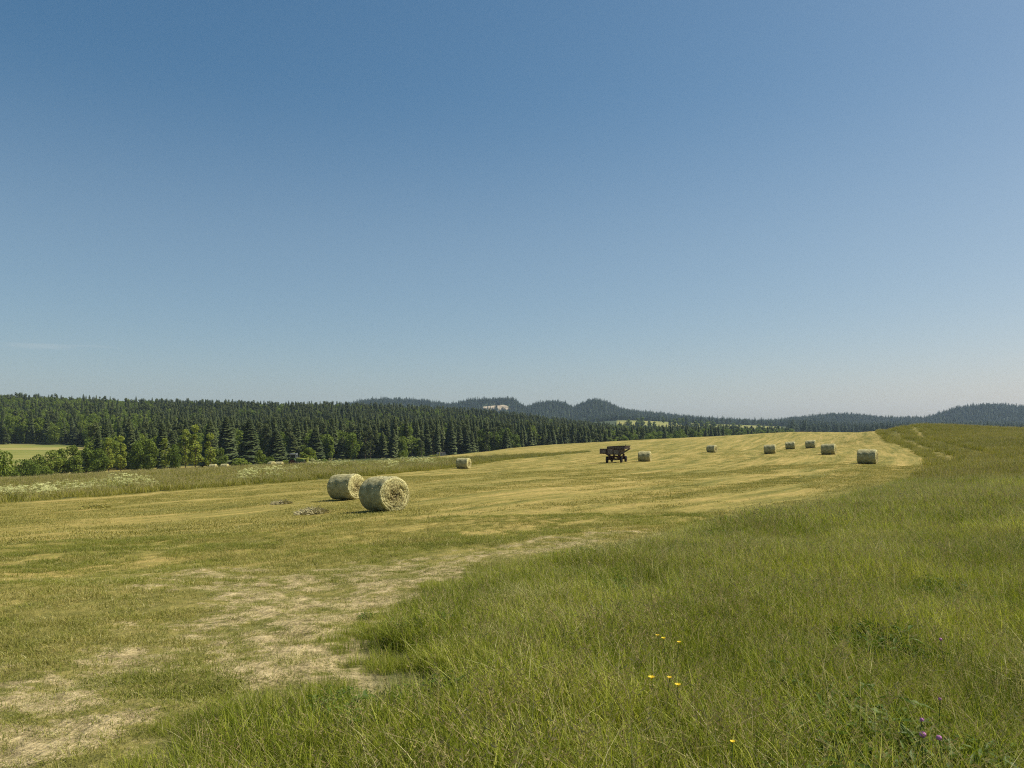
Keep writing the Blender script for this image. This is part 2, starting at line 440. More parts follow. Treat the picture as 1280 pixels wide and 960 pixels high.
def leafy(name, stops, transl=.35, rough=.6, hue_noise=.05, per_vert=True, spread=.35):
    """foliage: colour differs from blade to blade and from plant to plant"""
    m = bpy.data.materials.new(name); m.use_nodes = True
    nt = m.node_tree; b = nt.nodes["Principled BSDF"]
    oi = N(nt, "ShaderNodeObjectInfo")
    f = oi.outputs["Random"]
    if per_vert:
        f = mathn(nt, 'ADD', mathn(nt, 'MULTIPLY', f, .45), mathn(nt, 'MULTIPLY', attr(nt, "rnd"), .55))
    big = noise(nt, oi.outputs["Location"], hue_noise, 3, .6)
    f = mathn(nt, 'ADD', mathn(nt, 'MULTIPLY', f, 1 - spread), mathn(nt, 'MULTIPLY', mathn(nt, 'SUBTRACT', mathn(nt, 'MULTIPLY', big, 2.2), .6, True), spread))
    c = ramp(nt, f, stops)
    nt.links.new(c, b.inputs["Base Color"])
    b.inputs["Roughness"].default_value = rough
    b.inputs["Specular IOR Level"].default_value = .10
    t = N(nt, "ShaderNodeBsdfTranslucent"); nt.links.new(mixc(nt, .5, c, mixc(nt, 1.0, c, (1.3, 1.35, .5), 'MULTIPLY')), t.inputs[0])
    ms = N(nt, "ShaderNodeMixShader"); ms.inputs[0].default_value = transl
    nt.links.new(b.outputs[0], ms.inputs[1]); nt.links.new(t.outputs[0], ms.inputs[2])
    nt.links.new(ms.outputs[0], nt.nodes["Material Output"].inputs[0])
    return m

def plain(name, col, rough=.7, metal=0.0, var=.25, scale=6.0, col2=None):
    m, nt, b = newmat(name)
    tc = N(nt, "ShaderNodeTexCoord").outputs["Object"]
    n = noise(nt, tc, scale, 5, .65)
    dark = tuple(c * (1 - var) for c in col) if col2 is None else col2
    nt.links.new(ramp(nt, n, [(.35, dark), (.62, col)]), b.inputs["Base Color"])
    b.inputs["Roughness"].default_value = rough; b.inputs["Metallic"].default_value = metal
    bump(nt, b, n, .25, .01)
    return m

M = {}
M['ground'] = ground_mat()
M['weed'] = leafy('weed_leaf', [(.0, (.04, .07, .010)), (.5, (.075, .12, .018)), (1.0, (.13, .18, .03))], .25, .5, .3)
M['blade'] = leafy("grass_blade", [(.0, (.045, .060, .007)), (.28, (.11, .145, .012)), (.5, (.21, .245, .024)), (.70, (.38, .395, .055)), (1.0, (.66, .64, .19))], .34, .55, .35)
M['blade_far'] = leafy("grass_blade_ripening", [(.0, (.085, .095, .011)), (.35, (.185, .188, .022)), (.65, (.30, .275, .045)), (1.0, (.47, .40, .12))], .3, .7, .045)
M['straw'] = leafy("dry_stalk", [(.0, (.28, .24, .09)), (.5, (.44, .40, .17)), (1.0, (.66, .61, .33))], .25, .7, .3)
M['head'] = leafy("seed_head", [(.0, (.22, .16, .07)), (.5, (.38, .31, .14)), (1.0, (.58, .54, .28))], .2, .8, .1)
M['stubble'] = leafy("stubble", [(.0, (.10, .11, .022)), (.4, (.225, .215, .05)), (.7, (.37, .315, .095)), (1.0, (.56, .47, .19))], .25, .7, .25)
M['regrowth'] = leafy('regrowth', [(.0, (.07, .09, .014)), (.35, (.14, .16, .025)), (.65, (.23, .235, .038)), (1.0, (.36, .33, .09))], .3, .6, .3)
M['umbel'] = leafy("umbel_flower", [(.0, (.34, .36, .12)), (1.0, (.52, .52, .24))], .2, .8, .1)
M['needle'] = leafy("spruce_needles", [(.0, (.026, .040, .015)), (.4, (.060, .080, .028)), (.75, (.100, .122, .042)), (1.0, (.165, .17, .062))], .12, .7, .012, spread=.3)
M['pine'] = leafy('pine_needles', [(.0, (.040, .052, .018)), (.4, (.078, .096, .032)), (.75, (.115, .132, .044)), (1.0, (.175, .18, .065))], .15, .7, .012, spread=.3)
M['ridge'] = leafy('ridge_needles', [(.0, (.016, .030, .016)), (.4, (.032, .052, .026)), (.75, (.050, .074, .034)), (1.0, (.085, .105, .045))], .12, .7, .006, spread=.35)
M['broad'] = leafy("broad_leaves", [(.0, (.055, .085, .014)), (.4, (.115, .160, .024)), (.75, (.18, .225, .036)), (1.0, (.27, .30, .06))], .3, .6, .03, spread=.3)
M['birch'] = leafy("birch_leaves", [(.0, (.15, .19, .024)), (.5, (.25, .29, .045)), (1.0, (.34, .37, .07))], .35, .6, .03)
M['bark'] = plain("bark", (.13, .095, .065), .95, 0, .5, 3)
M['net'] = None

# ------------------------------------------------------------------ the ground: one sheet out to the hills
def is_field(u, Y):
    a = (u < 128) * sstep(285, 300, Y) * (1 - sstep(425, 440, Y))
    b = (u > 770) * (u < 975) * sstep(1380, 1400, Y) * (1 - sstep(1735, 1745, Y))
    return np.clip(a + b, 0, 1)

def is_quarry(x, y, u, Y):
    n = fbm(x, y, 60, 77, 3); n2 = fbm(x, y, 26, 79, 2)
    lo = 2325 + 80 * n2 + np.maximum(0, 612 - u) * 5
    hi = 2425 + 50 * n - np.maximum(0, u - 632) * 9 - np.maximum(0, 615 - u) * 2.5
    return sstep(592, 600, u + 8 * n2) * (1 - sstep(646, 654, u + 8 * n)) * sstep(lo - 25, lo + 25, Y) * (1 - sstep(hi - 20, hi + 20, Y))

def build_ground():
    fine = np.radians(np.arange(-42, 42.01, .14))
    coarse = np.radians(np.concatenate([np.arange(-180, -42, 2.0), np.arange(44, 180, 2.0)]))
    th = np.sort(np.concatenate([fine, coarse]))
    r = [0.4]
    while r[-1] < 5000:
        k = .014 if r[-1] < 150 else (.011 if r[-1] < 2000 else .008)
        r.append(r[-1] * (1 + k) if r[-1] > 2.2 else r[-1] + .12)
    r = np.array(r)
    T, R = np.meshgrid(th, r)
    x = (np.sin(T) * R).ravel(); y = (np.cos(T) * R).ravel()
    z = Zf(x, y)
    u, Y, tt, rr = uY(x, y)
    tall, dist, strip = meadow_mask(x, y)
    near_zone = rr < 400
    dirt = np.where(rr < 60, dirt_mask(x, y), 0)
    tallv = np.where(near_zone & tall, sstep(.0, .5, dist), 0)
    tallv = np.where(((np.abs(dist - 1.8) < .55) | (np.abs(dist - 4.6) < .35)) & (y > 50) & (x > 15) & (rr < 260), tallv * (1 - .7 * sstep(50, 68, y)), tallv)
    far = sstep(268, 285, Y)
    d_edge = seg_dist(x, y, MED_EDGE[2:])
    # along the border, so that the mowing rows follow it
    alng = x * .82 + y * .57
    near = (1 - sstep(8, 17, rr + (fbm(x, y, 5, 40) - .5) * 9)) * .8
    nt_, nr = len(th), len(r)
    i = np.arange(nr - 1)[:, None] * nt_ + np.arange(nt_)[None, :]
    j = np.arange(nr - 1)[:, None] * nt_ + (np.arange(nt_)[None, :] + 1) % nt_
    quads = np.stack([i, i + nt_, j + nt_, j], -1).reshape(-1, 4)
    c0 = len(x)
    x = np.append(x, 0); y = np.append(y, 0); z = np.append(z, z[:nt_].mean())
    ap = lambda v: np.append(v, v[0])
    k = np.arange(nt_)
    fan = np.stack([np.full(nt_, c0), k, (k + 1) % nt_], -1)
    ff = np.concatenate([quads.ravel(), fan.ravel()]); lt = np.concatenate([np.full(len(quads), 4), np.full(nt_, 3)])
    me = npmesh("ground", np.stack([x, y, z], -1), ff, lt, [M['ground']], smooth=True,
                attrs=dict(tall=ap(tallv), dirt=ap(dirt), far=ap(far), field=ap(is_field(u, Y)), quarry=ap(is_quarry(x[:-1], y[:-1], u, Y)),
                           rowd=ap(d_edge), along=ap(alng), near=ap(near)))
    o = link("ground", me)
    tag(o, kind="structure")
    return o
build_ground()

# ------------------------------------------------------------------ scattering (only for what nobody could count)
def scatter(name, variants, P, scale, rz, idx, tilt=None, label=None, cat=None, group=None):
    n = len(P)
    me = bpy.data.meshes.new(name + "_points")
    me.vertices.add(n); me.vertices.foreach_set("co", np.asarray(P, np.float32).ravel())
    a = me.attributes.new("sc", 'FLOAT_VECTOR', 'POINT'); s = np.asarray(scale, np.float32)
    if s.ndim == 1: s = np.repeat(s[:, None], 3, 1)
    a.data.foreach_set("vector", s.ravel())
    a = me.attributes.new("rot", 'FLOAT_VECTOR', 'POINT')
    rv = np.zeros((n, 3), np.float32); rv[:, 2] = rz
    if tilt is not None: rv[:, :2] = tilt
    a.data.foreach_set("vector", rv.ravel())
    a = me.attributes.new("idx", 'INT', 'POINT'); a.data.foreach_set("value", np.asarray(idx, np.int32))
    o = link(name, me)
    ng = bpy.data.node_groups.new(name, 'GeometryNodeTree')
    ng.interface.new_socket("Geometry", in_out='INPUT', socket_type='NodeSocketGeometry')
    ng.interface.new_socket("Geometry", in_out='OUTPUT', socket_type='NodeSocketGeometry')
    gi = ng.nodes.new('NodeGroupInput'); go = ng.nodes.new('NodeGroupOutput')
    iop = ng.nodes.new('GeometryNodeInstanceOnPoints')
    join = ng.nodes.new('GeometryNodeGeometryToInstance')
    objs = []
    for k, vm in enumerate(variants):
        so = bpy.data.objects.new(name + "_source", vm); objs.append(so)
    # multi-input sockets list the last link first, so link in reverse
    for so in reversed(objs):
        oi = ng.nodes.new('GeometryNodeObjectInfo'); oi.inputs['Object'].default_value = so; oi.inputs['As Instance'].default_value = False
        ng.links.new(oi.outputs['Geometry'], join.inputs[0])
    def na(nm, ty):
        x = ng.nodes.new('GeometryNodeInputNamedAttribute'); x.data_type = ty; x.inputs['Name'].default_value = nm
        return x.outputs['Attribute']
    ng.links.new(gi.outputs[0], iop.inputs['Points']); ng.links.new(join.outputs[0], iop.inputs['Instance'])
    iop.inputs['Pick Instance'].default_value = True
    ng.links.new(na('idx', 'INT'), iop.inputs['Instance Index'])
    e2r = ng.nodes.new('FunctionNodeEulerToRotation')
    ng.links.new(na('rot', 'FLOAT_VECTOR'), e2r.inputs[0]); ng.links.new(e2r.outputs[0], iop.inputs['Rotation'])
    ng.links.new(na('sc', 'FLOAT_VECTOR'), iop.inputs['Scale'])
    ng.links.new(iop.outputs[0], go.inputs[0])
    md = o.modifiers.new("scatter", 'NODES'); md.node_group = ng
    return tag(o, label, cat, group, "stuff")

def blades(n, radius, h, w, lean, mat_i=0, seg=3, seed=0, kind='blade', curl=1.0):
    """n curved, tapering blades; returns verts, tris/quads, rnd, material index"""
    g = np.random.default_rng(seed)
    V = []; F = []; L = []; A = []; MI = []
    base = 0
    for i in range(n):
        a = g.uniform(0, 2 * PI); rr = radius * math.sqrt(g.uniform()); bx, by = rr * math.cos(a), rr * math.sin(a)
        hh = h * g.uniform(.5, 1.15); ww = w * g.uniform(.6, 1.3); d = g.uniform(0, 2 * PI); ln = lean * g.uniform(.2, 1.6)
        fx, fy = math.cos(d), math.sin(d); f2 = d + PI / 2 + g.uniform(-.9, .9); sx, sy = math.cos(f2), math.sin(f2)
        rnd = g.uniform()
        for k in range(seg + 1):
            t = k / seg
            off = ln * hh * (t ** 2.0) * curl
            z = hh * (t - .38 * ln * t * t)
            cx, cy = bx + fx * off, by + fy * off
            if k < seg:
                wk = ww * .5 * (1 - .75 * t ** 1.5)
                V += [(cx - sx * wk, cy - sy * wk, z), (cx + sx * wk, cy + sy * wk, z)]; A += [rnd, rnd]
            else:
                V.append((cx, cy, z)); A.append(rnd)
        for k in range(seg - 1):
            q = base + 2 * k; F += [q, q + 1, q + 3, q + 2]; L.append(4); MI.append(mat_i)
        q = base + 2 * (seg - 1); F += [q, q + 1, q + 2]; L.append(3); MI.append(mat_i)
        base += 2 * seg + 1
        if kind == 'head':
            # an open panicle: small slivers round the tip of the stalk
            for q_ in range(5):
                tt = 1 - .16 * q_ / 5 * 2
                off = ln * hh * (tt ** 2) * curl; z = hh * (tt - .38 * ln * tt * tt)
                cx, cy = bx + fx * off, by + fy * off
                a2 = g.uniform(0, 2 * PI); l2 = hh * g.uniform(.04, .09); ww2 = w * 1.7
                ex, ey, ez = cx + math.cos(a2) * l2 * .7, cy + math.sin(a2) * l2 * .7, z + l2 * .5
                V += [(cx, cy, z), (ex, ey, ez - ww2), (ex + math.cos(a2) * ww2, ey + math.sin(a2) * ww2, ez + ww2)]; A += [rnd] * 3
                F += [base, base + 1, base + 2]; L.append(3); MI.append(mat_i); base += 3
        if kind == 'umbel':
            cx, cy, z = bx + fx * ln * hh * curl, by + fy * ln * hh * curl, hh * (1 - .38 * ln)
            for q_ in range(7):
                a2 = g.uniform(0, 2 * PI); r2 = w * g.uniform(1, 4.5); x2, y2, z2 = cx + r2 * math.cos(a2), cy + r2 * math.sin(a2), z + g.uniform(-1, 1) * w; s = w * 1.5
                V += [(x2 - s, y2 - s, z2), (x2 + s, y2 - s * .6, z2 + s * .5), (x2 + s * .2, y2 + s, z2 + s * .4)]; A += [rnd] * 3
                F += [base, base + 1, base + 2]; L.append(3); MI.append(mat_i); base += 3
    return V, F, L, A, MI

def combine(name, parts, mats):
    V = []; F = []; L = []; A = []; MI = []
    for v, f, l, a, m in parts:
        b = len(V); V += v; F += [q + b for q in f]; L += l; A += a; MI += m
    return npmesh(name, V, F, L, mats, MI, attrs=dict(rnd=A))

GM = [M['blade'], M['straw'], M['head'], M['umbel'], M['weed']]
GF = [M['blade_far'], M['straw'], M['head'], M['umbel']]
var = []
# 0-4: close meadow tufts
for s in range(5):
    var.append(combine("tuft", [blades(95, .24, .30, .0058, .55, 0, 4, s), blades(7, .24, .36, .0036, .8, 1, 4, 50 + s), blades(5, .22, .34, .0036, .45, 2, 4, 80 + s, 'head')], GM))
# 5-8: middle distance
for s in range(4):
    var.append(combine("tuft", [blades(110, .42, .36, .011, .5, 0, 3, 100 + s), blades(10, .42, .44, .007, .5, 1, 3, 150 + s), blades(5, .42, .46, .006, .35, 2, 3, 180 + s, 'head')], GM))
# 9-12: far, ripening
for s in range(4):
    var.append(combine("tuft", [blades(120, .8, .46, .024, .45, 0, 2, 200 + s), blades(16, .8, .56, .014, .4, 1, 2, 250 + s), blades(11, .8, .56, .012, .25, 2, 2, 280 + s, 'head')], GF))
# 13,14: far with white umbels
for s in range(2):
    var.append(combine("tuft", [blades(95, .8, .46, .022, .45, 0, 2, 300 + s), blades(14, .8, .66, .034, .2, 3, 2, 350 + s, 'umbel')], GF))
def leaves(n, radius, h, w, mat_i, seed):
    g = np.random.default_rng(seed); V = []; F = []; L = []; A = []; MI = []; b = 0
    for i in range(n):
        a = g.uniform(0, 2 * PI); r = radius * math.sqrt(g.uniform()); z = h * g.uniform(.25, 1.0); le = w * g.uniform(1.6, 3.2); ww = w * g.uniform(.5, 1)
        c = np.array([math.cos(a) * r, math.sin(a) * r, z]); d = g.uniform(0, 2 * PI); di = np.array([math.cos(d), math.sin(d), g.uniform(-.2, .8)]); sd = np.array([-math.sin(d), math.cos(d), g.uniform(-.3, .3)])
        V += [tuple(c), tuple(c + di * le * .45 + sd * ww * .5), tuple(c + di * le + [0, 0, -.25 * le]), tuple(c + di * le * .45 - sd * ww * .5)]; A += [g.uniform()] * 4
        F += [b, b + 1, b + 2, b, b + 2, b + 3]; L += [3, 3]; MI += [mat_i] * 2; b += 4
    return V, F, L, A, MI
# 15,16: dry bleached tangle
for s in range(2):
    var.append(combine("tuft", [blades(30, .24, .26, .005, .7, 0, 4, 400 + s), blades(60, .24, .34, .0040, 1.1, 1, 4, 450 + s)], GM))
# 17-19: broad leaved weeds; 20,21: long single stalks that bend over
for s in range(3):
    var.append(combine("weed", [leaves(34, .16, .20, .035, 4, 600 + s), blades(30, .24, .30, .005, .6, 0, 4, 610 + s)], GM))
for s in range(2):
    var.append(combine("stalk", [blades(4, .2, .42, .0036, .55, 1, 5, 620 + s), blades(5, .2, .42, .0036, .35, 2, 5, 630 + s, 'head'), blades(25, .24, .34, .006, .8, 0, 4, 640 + s)], GM))

def polar_pts(n, r0, r1, a0, a1, g):
    th = g.uniform(math.radians(a0), math.radians(a1), n)
    r = np.sqrt(g.uniform(r0 * r0, r1 * r1, n))
    return np.sin(th) * r, np.cos(th) * r

def in_view(x, y, m=8.0):
    return np.abs(x) < .76 * y + m

PX, SC, IX = [], [], []
def add_pts(x, y, s, idx):
    PX.append(np.stack([x, y, Zf(x, y) - .015], -1)); SC.append(s); IX.append(idx)
g = RNG
for (n, r0, r1, a0, a1, kind) in [(6000, 1.8, 7, -60, 75, 0), (13500, 7, 15, -45, 62, 0), (20500, 15, 38, -20, 54, 1), (28500, 38, 190, 5, 46, 2), (23000, 45, 180, -44, 12, 3)]:
    x, y = polar_pts(n, r0, r1, a0, a1, g)
    if kind >= 2:   # even out over depth: keep more of the near ones
        pass
    t, d, st = meadow_mask(x, y)
    dm = np.where(np.hypot(x, y) < 40, dirt_mask(x, y), 0)
    keep = t & (st if kind == 3 else ~st) & (g.uniform(size=n) > dm * .93) & in_view(x, y)
    x, y, d, dm, st = x[keep], y[keep], d[keep], dm[keep], st[keep]
    if kind == 2:
        k2 = ~(((np.abs(d - 1.8) < .7) | (np.abs(d - 4.6) < .5)) & (y > 50) & (x > 15) & (g.uniform(size=len(x)) < .75)); x, y, d, dm, st = x[k2], y[k2], d[k2], dm[k2], st[k2]
    m = len(x)
    s = g.uniform(.78, 1.2, m) * (.55 + .45 * sstep(0, .9, d)) * (1 - .4 * dm)
    s = s * (.45 + .62 * fbm(x, y, 2.4, 61, 2) + .48 * fbm(x, y, .7, 62, 2))
    u, Y, _, _ = uY(x, y)
    # the corner nearest the trodden patch is only half grown
    s = s * (1 - .15 * (1 - sstep(-1.5, 1.2, x)) * (1 - sstep(5, 8, y)))
    # wheel tracks that follow the border
    trk = ((np.abs(d - 2.0) < .55) | (np.abs(d - 4.6) < .55)) & (y > 50) & (x > 15)
    s = np.where(trk, s * (1 - .75 * sstep(50, 68, y)), s)
    uu_ = 640 + 960 * x / np.maximum(y, 1)
    s = np.where(st, s * np.interp(uu_, [560, 660, 750], [1, .6, .3]), s)
    if kind == 0:
        idx = g.integers(0, 5, m); dry = (fbm(x, y, 1.3, 63, 2) > .62) & (g.uniform(size=m) < .5) & (x > -.3); idx = np.where(dry, g.integers(15, 17, m), idx)
        wd = fbm(x, y, .9, 66, 2) > .69; idx = np.where(wd & (g.uniform(size=m) < .6), g.integers(17, 20, m), idx); idx = np.where(g.uniform(size=m) < .07, g.integers(20, 22, m), idx)
    elif kind == 1: idx = g.integers(5, 9, m)
    elif kind == 2: idx = g.integers(9, 13, m); s = s * .88
    else:
        dn = seg_dist(x, y, STRIP_NEAR)
        um = (x < -4 + y * -.05) & (dn > 4) & (dn < 24) & (fbm(x, y, 7, 65, 2) > .46) & (g.uniform(size=m) < .20)
        idx = np.where(um, g.integers(13, 15, m), g.integers(9, 13, m)); s = s * 1.05
    add_pts(x, y, s, idx)
P = np.concatenate(PX); S = np.concatenate(SC); I = np.concatenate(IX)
print("meadow tufts", len(P))
scatter("meadow_grass", var, P, S, g.uniform(0, 2 * PI, len(P)), I, g.normal(0, .09, (len(P), 2)),
        "tall unmown meadow grass with pale seed heads and white umbels", "grass")

# short regrowth and stubble on the mown part
sv = []
for s in range(4):
    sv.append(combine("short_tuft", [blades(60, .17, .075, .0055, .8, 0, 2, 500 + s), blades(14, .17, .06, .0045, 1.6, 1, 3, 520 + s)], [M['stubble'], M['straw']]))
for s in range(3):
    sv.append(combine("green_tuft", [blades(55, .17, .085, .0055, .9, 0, 3, 540 + s), blades(14, .18, .07, .0045, 1.4, 1, 3, 560 + s)], [M['regrowth'], M['straw']]))
for s in range(3):
    sv.append(combine("wide_stubble", [blades(70, .45, .08, .014, .9, 0, 2, 580 + s), blades(26, .45, .06, .010, 1.8, 1, 2, 590 + s)], [M['stubble'], M['straw']]))
for s in range(3):
    sv.append(combine("dry_litter", [blades(70, .26, .035, .0040, 2.2, 1, 2, 660 + s), blades(26, .26, .045, .0045, 1.2, 0, 2, 670 + s)], [M['stubble'], M['straw']]))
PX, SC, IX = [], [], []
for (n, r0, r1, a0, a1, kind) in [(7500, 2.4, 9, -50, 10, 0), (16000, 9, 22, -42, 26, 0), (24000, 20, 70, -42, 34, 1), (15000, 70, 150, -36, 34, 1)]:
    x, y = polar_pts(n, r0, r1, a0, a1, g)
    t, d, st = meadow_mask(x, y)
    dm = np.where(np.hypot(x, y) < 40, dirt_mask(x, y), 0)
    gap = fbm(x, y, .9, 71, 3)
    rowv = fbm(seg_dist(x, y, MED_EDGE[2:]) * 4.5, x * .82 + y * .57, 9.0, 75, 3)
    keep = ~t & (g.uniform(size=n) > dm * .55) & in_view(x, y) & (gap > g.uniform(.25, .52, n) * (1 if kind == 0 else .6)) & ((kind == 0) | (rowv > g.uniform(.34, .62, n)))
    x, y, d, dm = x[keep], y[keep], d[keep], dm[keep]; m = len(x)
    s = g.uniform(.6, 1.25, m) * (1 - .5 * dm)
    if kind == 0:
        gr = (fbm(x, y, 1.8, 73, 3) > .50) | (g.uniform(size=m) < .25)
        idx = np.where(gr, g.integers(4, 7, m), g.integers(0, 4, m))
        s = s * (.6 + .75 * fbm(x, y, 2.2, 74, 2))
        idx = np.where(g.uniform(size=m) < .12 + .75 * dm, g.integers(10, 13, m), idx)
    else: idx = g.integers(7, 10, m)
    add_pts(x, y, s, idx)
# crumbs of dry stalk and a few green tufts growing back on the bare patches
x, y = polar_pts(60000, 2.4, 16, -48, 22, g)
dm = dirt_mask(x, y); t, d, st = meadow_mask(x, y)
keep = (dm > .25) & ~t & in_view(x, y) & (g.uniform(size=len(x)) < .62); x, y = x[keep], y[keep]; m = len(x)
idx = np.where(g.uniform(size=m) < .30, g.integers(4, 7, m), g.integers(10, 13, m))
add_pts(x, y, g.uniform(.25, .75, m), idx)
P = np.concatenate(PX); S = np.concatenate(SC); I = np.concatenate(IX)
scatter("stubble_grass", sv, P, S, g.uniform(0, 2 * PI, len(P)), I, None, "short yellow green stubble and regrowth on the mown field", "grass")

# ------------------------------------------------------------------ trees
def conifer_crown(seed, h=16.0, r=2.6, n=430, mats=None, name="crown"):
    g = np.random.default_rng(seed)
    V = []; F = []; L = []; A = []; b = 0
    lop = [g.uniform(.75, 1.15) for _ in range(7)]
    for i in range(n):
        t = (i + g.uniform()) / n; t = 1 - (1 - t) ** .62 if False else t
        t = t ** .80
        z = h * (.10 + .885 * t) + g.uniform(-.45, .45) * (1 - t)
        a = i * 2.39996 + g.uniform(-.35, .35)
        R = r * (1 - t) ** .62 * g.uniform(.62, 1.12) * lop[int((a % (2 * PI)) / (2 * PI) * 7) % 7] + .16
        dr = g.uniform(.22, .5) * R * (1 - .9 * t)
        w = max(.28, R * g.uniform(.26, .42)); rnd = g.uniform()
        ca, sa = math.cos(a), math.sin(a); z0 = z; tw = g.uniform(-.3, .3)
        # a drooping spray with a ragged fan at its end
        p0 = (ca * R * .08, sa * R * .08, z0)
        m1 = (ca * R * .6 - sa * w, sa * R * .6 + ca * w, z0 - dr * .55 + tw * w - .12)
        m2 = (ca * R * .6 + sa * w, sa * R * .6 - ca * w, z0 - dr * .55 - tw * w - .12)
        e = (ca * R, sa * R, z0 - dr * .8)
        e1 = (ca * R * .82 - sa * w * .8, sa * R * .82 + ca * w * .8, z0 - dr * 1.05 - .15)
        e2 = (ca * R * .82 + sa * w * .8, sa * R * .82 - ca * w * .8, z0 - dr * 1.05 - .15)
        V += [p0, m1, m2, e, e1, e2]; A += [rnd] * 6
        for f in ((0, 1, 3), (0, 3, 2), (1, 4, 3), (3, 5, 2)): F += [b + q for q in f]; L.append(3)
        b += 6
    # leader
    V += [(-.13, 0, h * .95), (.13, 0, h * .95), (0, .1, h * .95), (0, 0, h * 1.02)]; A += [.4] * 4
    for f in ((0, 1, 3), (1, 2, 3), (2, 0, 3)): F += [b + q for q in f]; L.append(3)
    return V, F, L, A, [0] * len(L)

def broad_crown(seed, h=12.0, r=4.0, n=1500, z0=.18, leaf=.42, narrow=False):
    g = np.random.default_rng(seed)
    V = []; F = []; L = []; A = []; b = 0
    lobes = []
    k = 13
    for i in range(k):
        a = g.uniform(0, 2 * PI); zz = g.uniform(z0 + .12, .86); env = math.sin(PI * min(1, max(.05, (zz - z0 * .5) / (1.08 - z0 * .5)))) ** .6
        rr = r * env * g.uniform(.25, .66)
        lobes.append((math.cos(a) * rr, math.sin(a) * rr, zz * h, r * g.uniform(.30, .52) * (.6 if narrow else 1), g.uniform()))
    lobes.append((0, 0, h * .9, r * .38, .5)); lobes.append((0, 0, h * .5, r * .62, .4)); lobes.append((0, 0, h * .26, r * .62, .3))
    for i in range(n):
        lx, ly, lz, lr, lc = lobes[int(g.integers(len(lobes)))]
        d = g.normal(size=3); d /= np.linalg.norm(d)
        rad = lr * (g.uniform(.45, 1.0) ** .45)
        p = np.array([lx, ly, lz]) + d * rad * np.array([1, 1, 1.05])
        if p[2] < .35: continue
        s = leaf * g.uniform(.5, 1.2)
        q = d * .55 + g.normal(size=3) * .6 + np.array([0, 0, .35]); q /= np.linalg.norm(q)
        t1 = np.cross(q, g.normal(size=3)); t1 /= np.linalg.norm(t1); t2 = np.cross(q, t1)
        V += [tuple(p + t1 * s * .5), tuple(p + t2 * s * .5 - t1 * s * .2), tuple(p - t1 * s * .5), tuple(p - t2 * s * .5 + t1 * s * .12)]
        rn = .55 * g.uniform() + .45 * lc; A += [rn] * 4
        F += [b, b + 1, b + 2, b + 3]; L.append(4); b += 4
    return V, F, L, A, [0] * len(L)

def trunk_mesh(h, r, limbs=0, seed=0, spread=2.0, name="trunk", top=.9):
    g = random.Random(seed)
    mb = MB()
    lean = (g.uniform(-.2, .2), g.uniform(-.2, .2))
    prev = Vector((0, 0, -.5)); pr = r * 1.3
    n = 4
    for k in range(1, n + 1):
        t = k / n
        p = Vector((lean[0] * t * t * 2, lean[1] * t * t * 2, h * top * t)); q = r * (1 - .82 * t)
        mb.cyl(prev, p, pr, q, 7); prev, pr = p, q
    for i in range(limbs):
        t = g.uniform(.25, .75); a = g.uniform(0, 2 * PI); p = Vector((lean[0] * t * t * 2, lean[1] * t * t * 2, h * top * t))
        e = p + Vector((math.cos(a) * spread * g.uniform(.4, .8), math.sin(a) * spread * g.uniform(.4, .8), h * g.uniform(.12, .25)))
        mb.cyl(p, e, r * .45 * (1 - t * .5), r * .12, 5)
    bmesh.ops.recalc_face_normals(mb.bm, faces=mb.bm.faces)
    me = bpy.data.meshes.new(name); mb.bm.to_mesh(me); mb.bm.free()
    me.materials.append(M['bark'])
    return me

def cmesh(data, mat, name="crown"):
    return combine(name, [data], [mat])

CON = [(cmesh(conifer_crown(s, 16, [2.5, 2.9, 2.2, 2.7, 3.0, 2.4][s], 420), M['needle']), trunk_mesh(16, .2, 0, s)) for s in range(6)]
CONBIG = [(cmesh(conifer_crown(40 + s, 16, 3.7, 900), M['needle']), trunk_mesh(16, .26, 0, 40 + s)) for s in range(2)]
PINE = [(cmesh(broad_crown(80 + s, 16, [2.7, 3.1, 2.5][s], 1300, .22, .60, True), M['pine']), trunk_mesh(16, .2, 5, 80 + s, 1.8)) for s in range(3)]
BRO = [(cmesh(broad_crown(s, 12, [4.0, 3.4, 4.6, 3.6][s], 3000, .02, .62), M['broad']), trunk_mesh(12, .22, 7, s, 2.6)) for s in range(4)]
BIR = [(cmesh(broad_crown(20 + s, 14, 2.9, 2600, .06, .50, True), M['birch']), trunk_mesh(14, .17, 6, 20 + s, 1.8)) for s in range(2)]
BUSH = [(cmesh(broad_crown(30 + s, 4.5, 3.2, 2200, -.1, .46), M['broad']), trunk_mesh(4.5, .1, 6, 30 + s, 1.6, top=.7)) for s in range(3)]
NATH = {'pine': 16, 'con': 16, 'conbig': 16, 'bro': 12, 'bir': 14, 'bush': 4.5}
NATR = {'pine': 2.8, 'con': 2.6, 'conbig': 3.7, 'bro': 4.0, 'bir': 2.9, 'bush': 3.2}
SETS = {'pine': PINE, 'con': CON, 'conbig': CONBIG, 'bro': BRO, 'bir': BIR, 'bush': BUSH}
NAMES = {'pine': 'pine_tree', 'con': 'spruce_tree', 'conbig': 'spruce_tree', 'bro': 'broadleaf_tree', 'bir': 'birch_tree', 'bush': 'bush'}
CATS = {'pine': 'tree', 'con': 'tree', 'conbig': 'tree', 'bro': 'tree', 'bir': 'tree', 'bush': 'bush'}
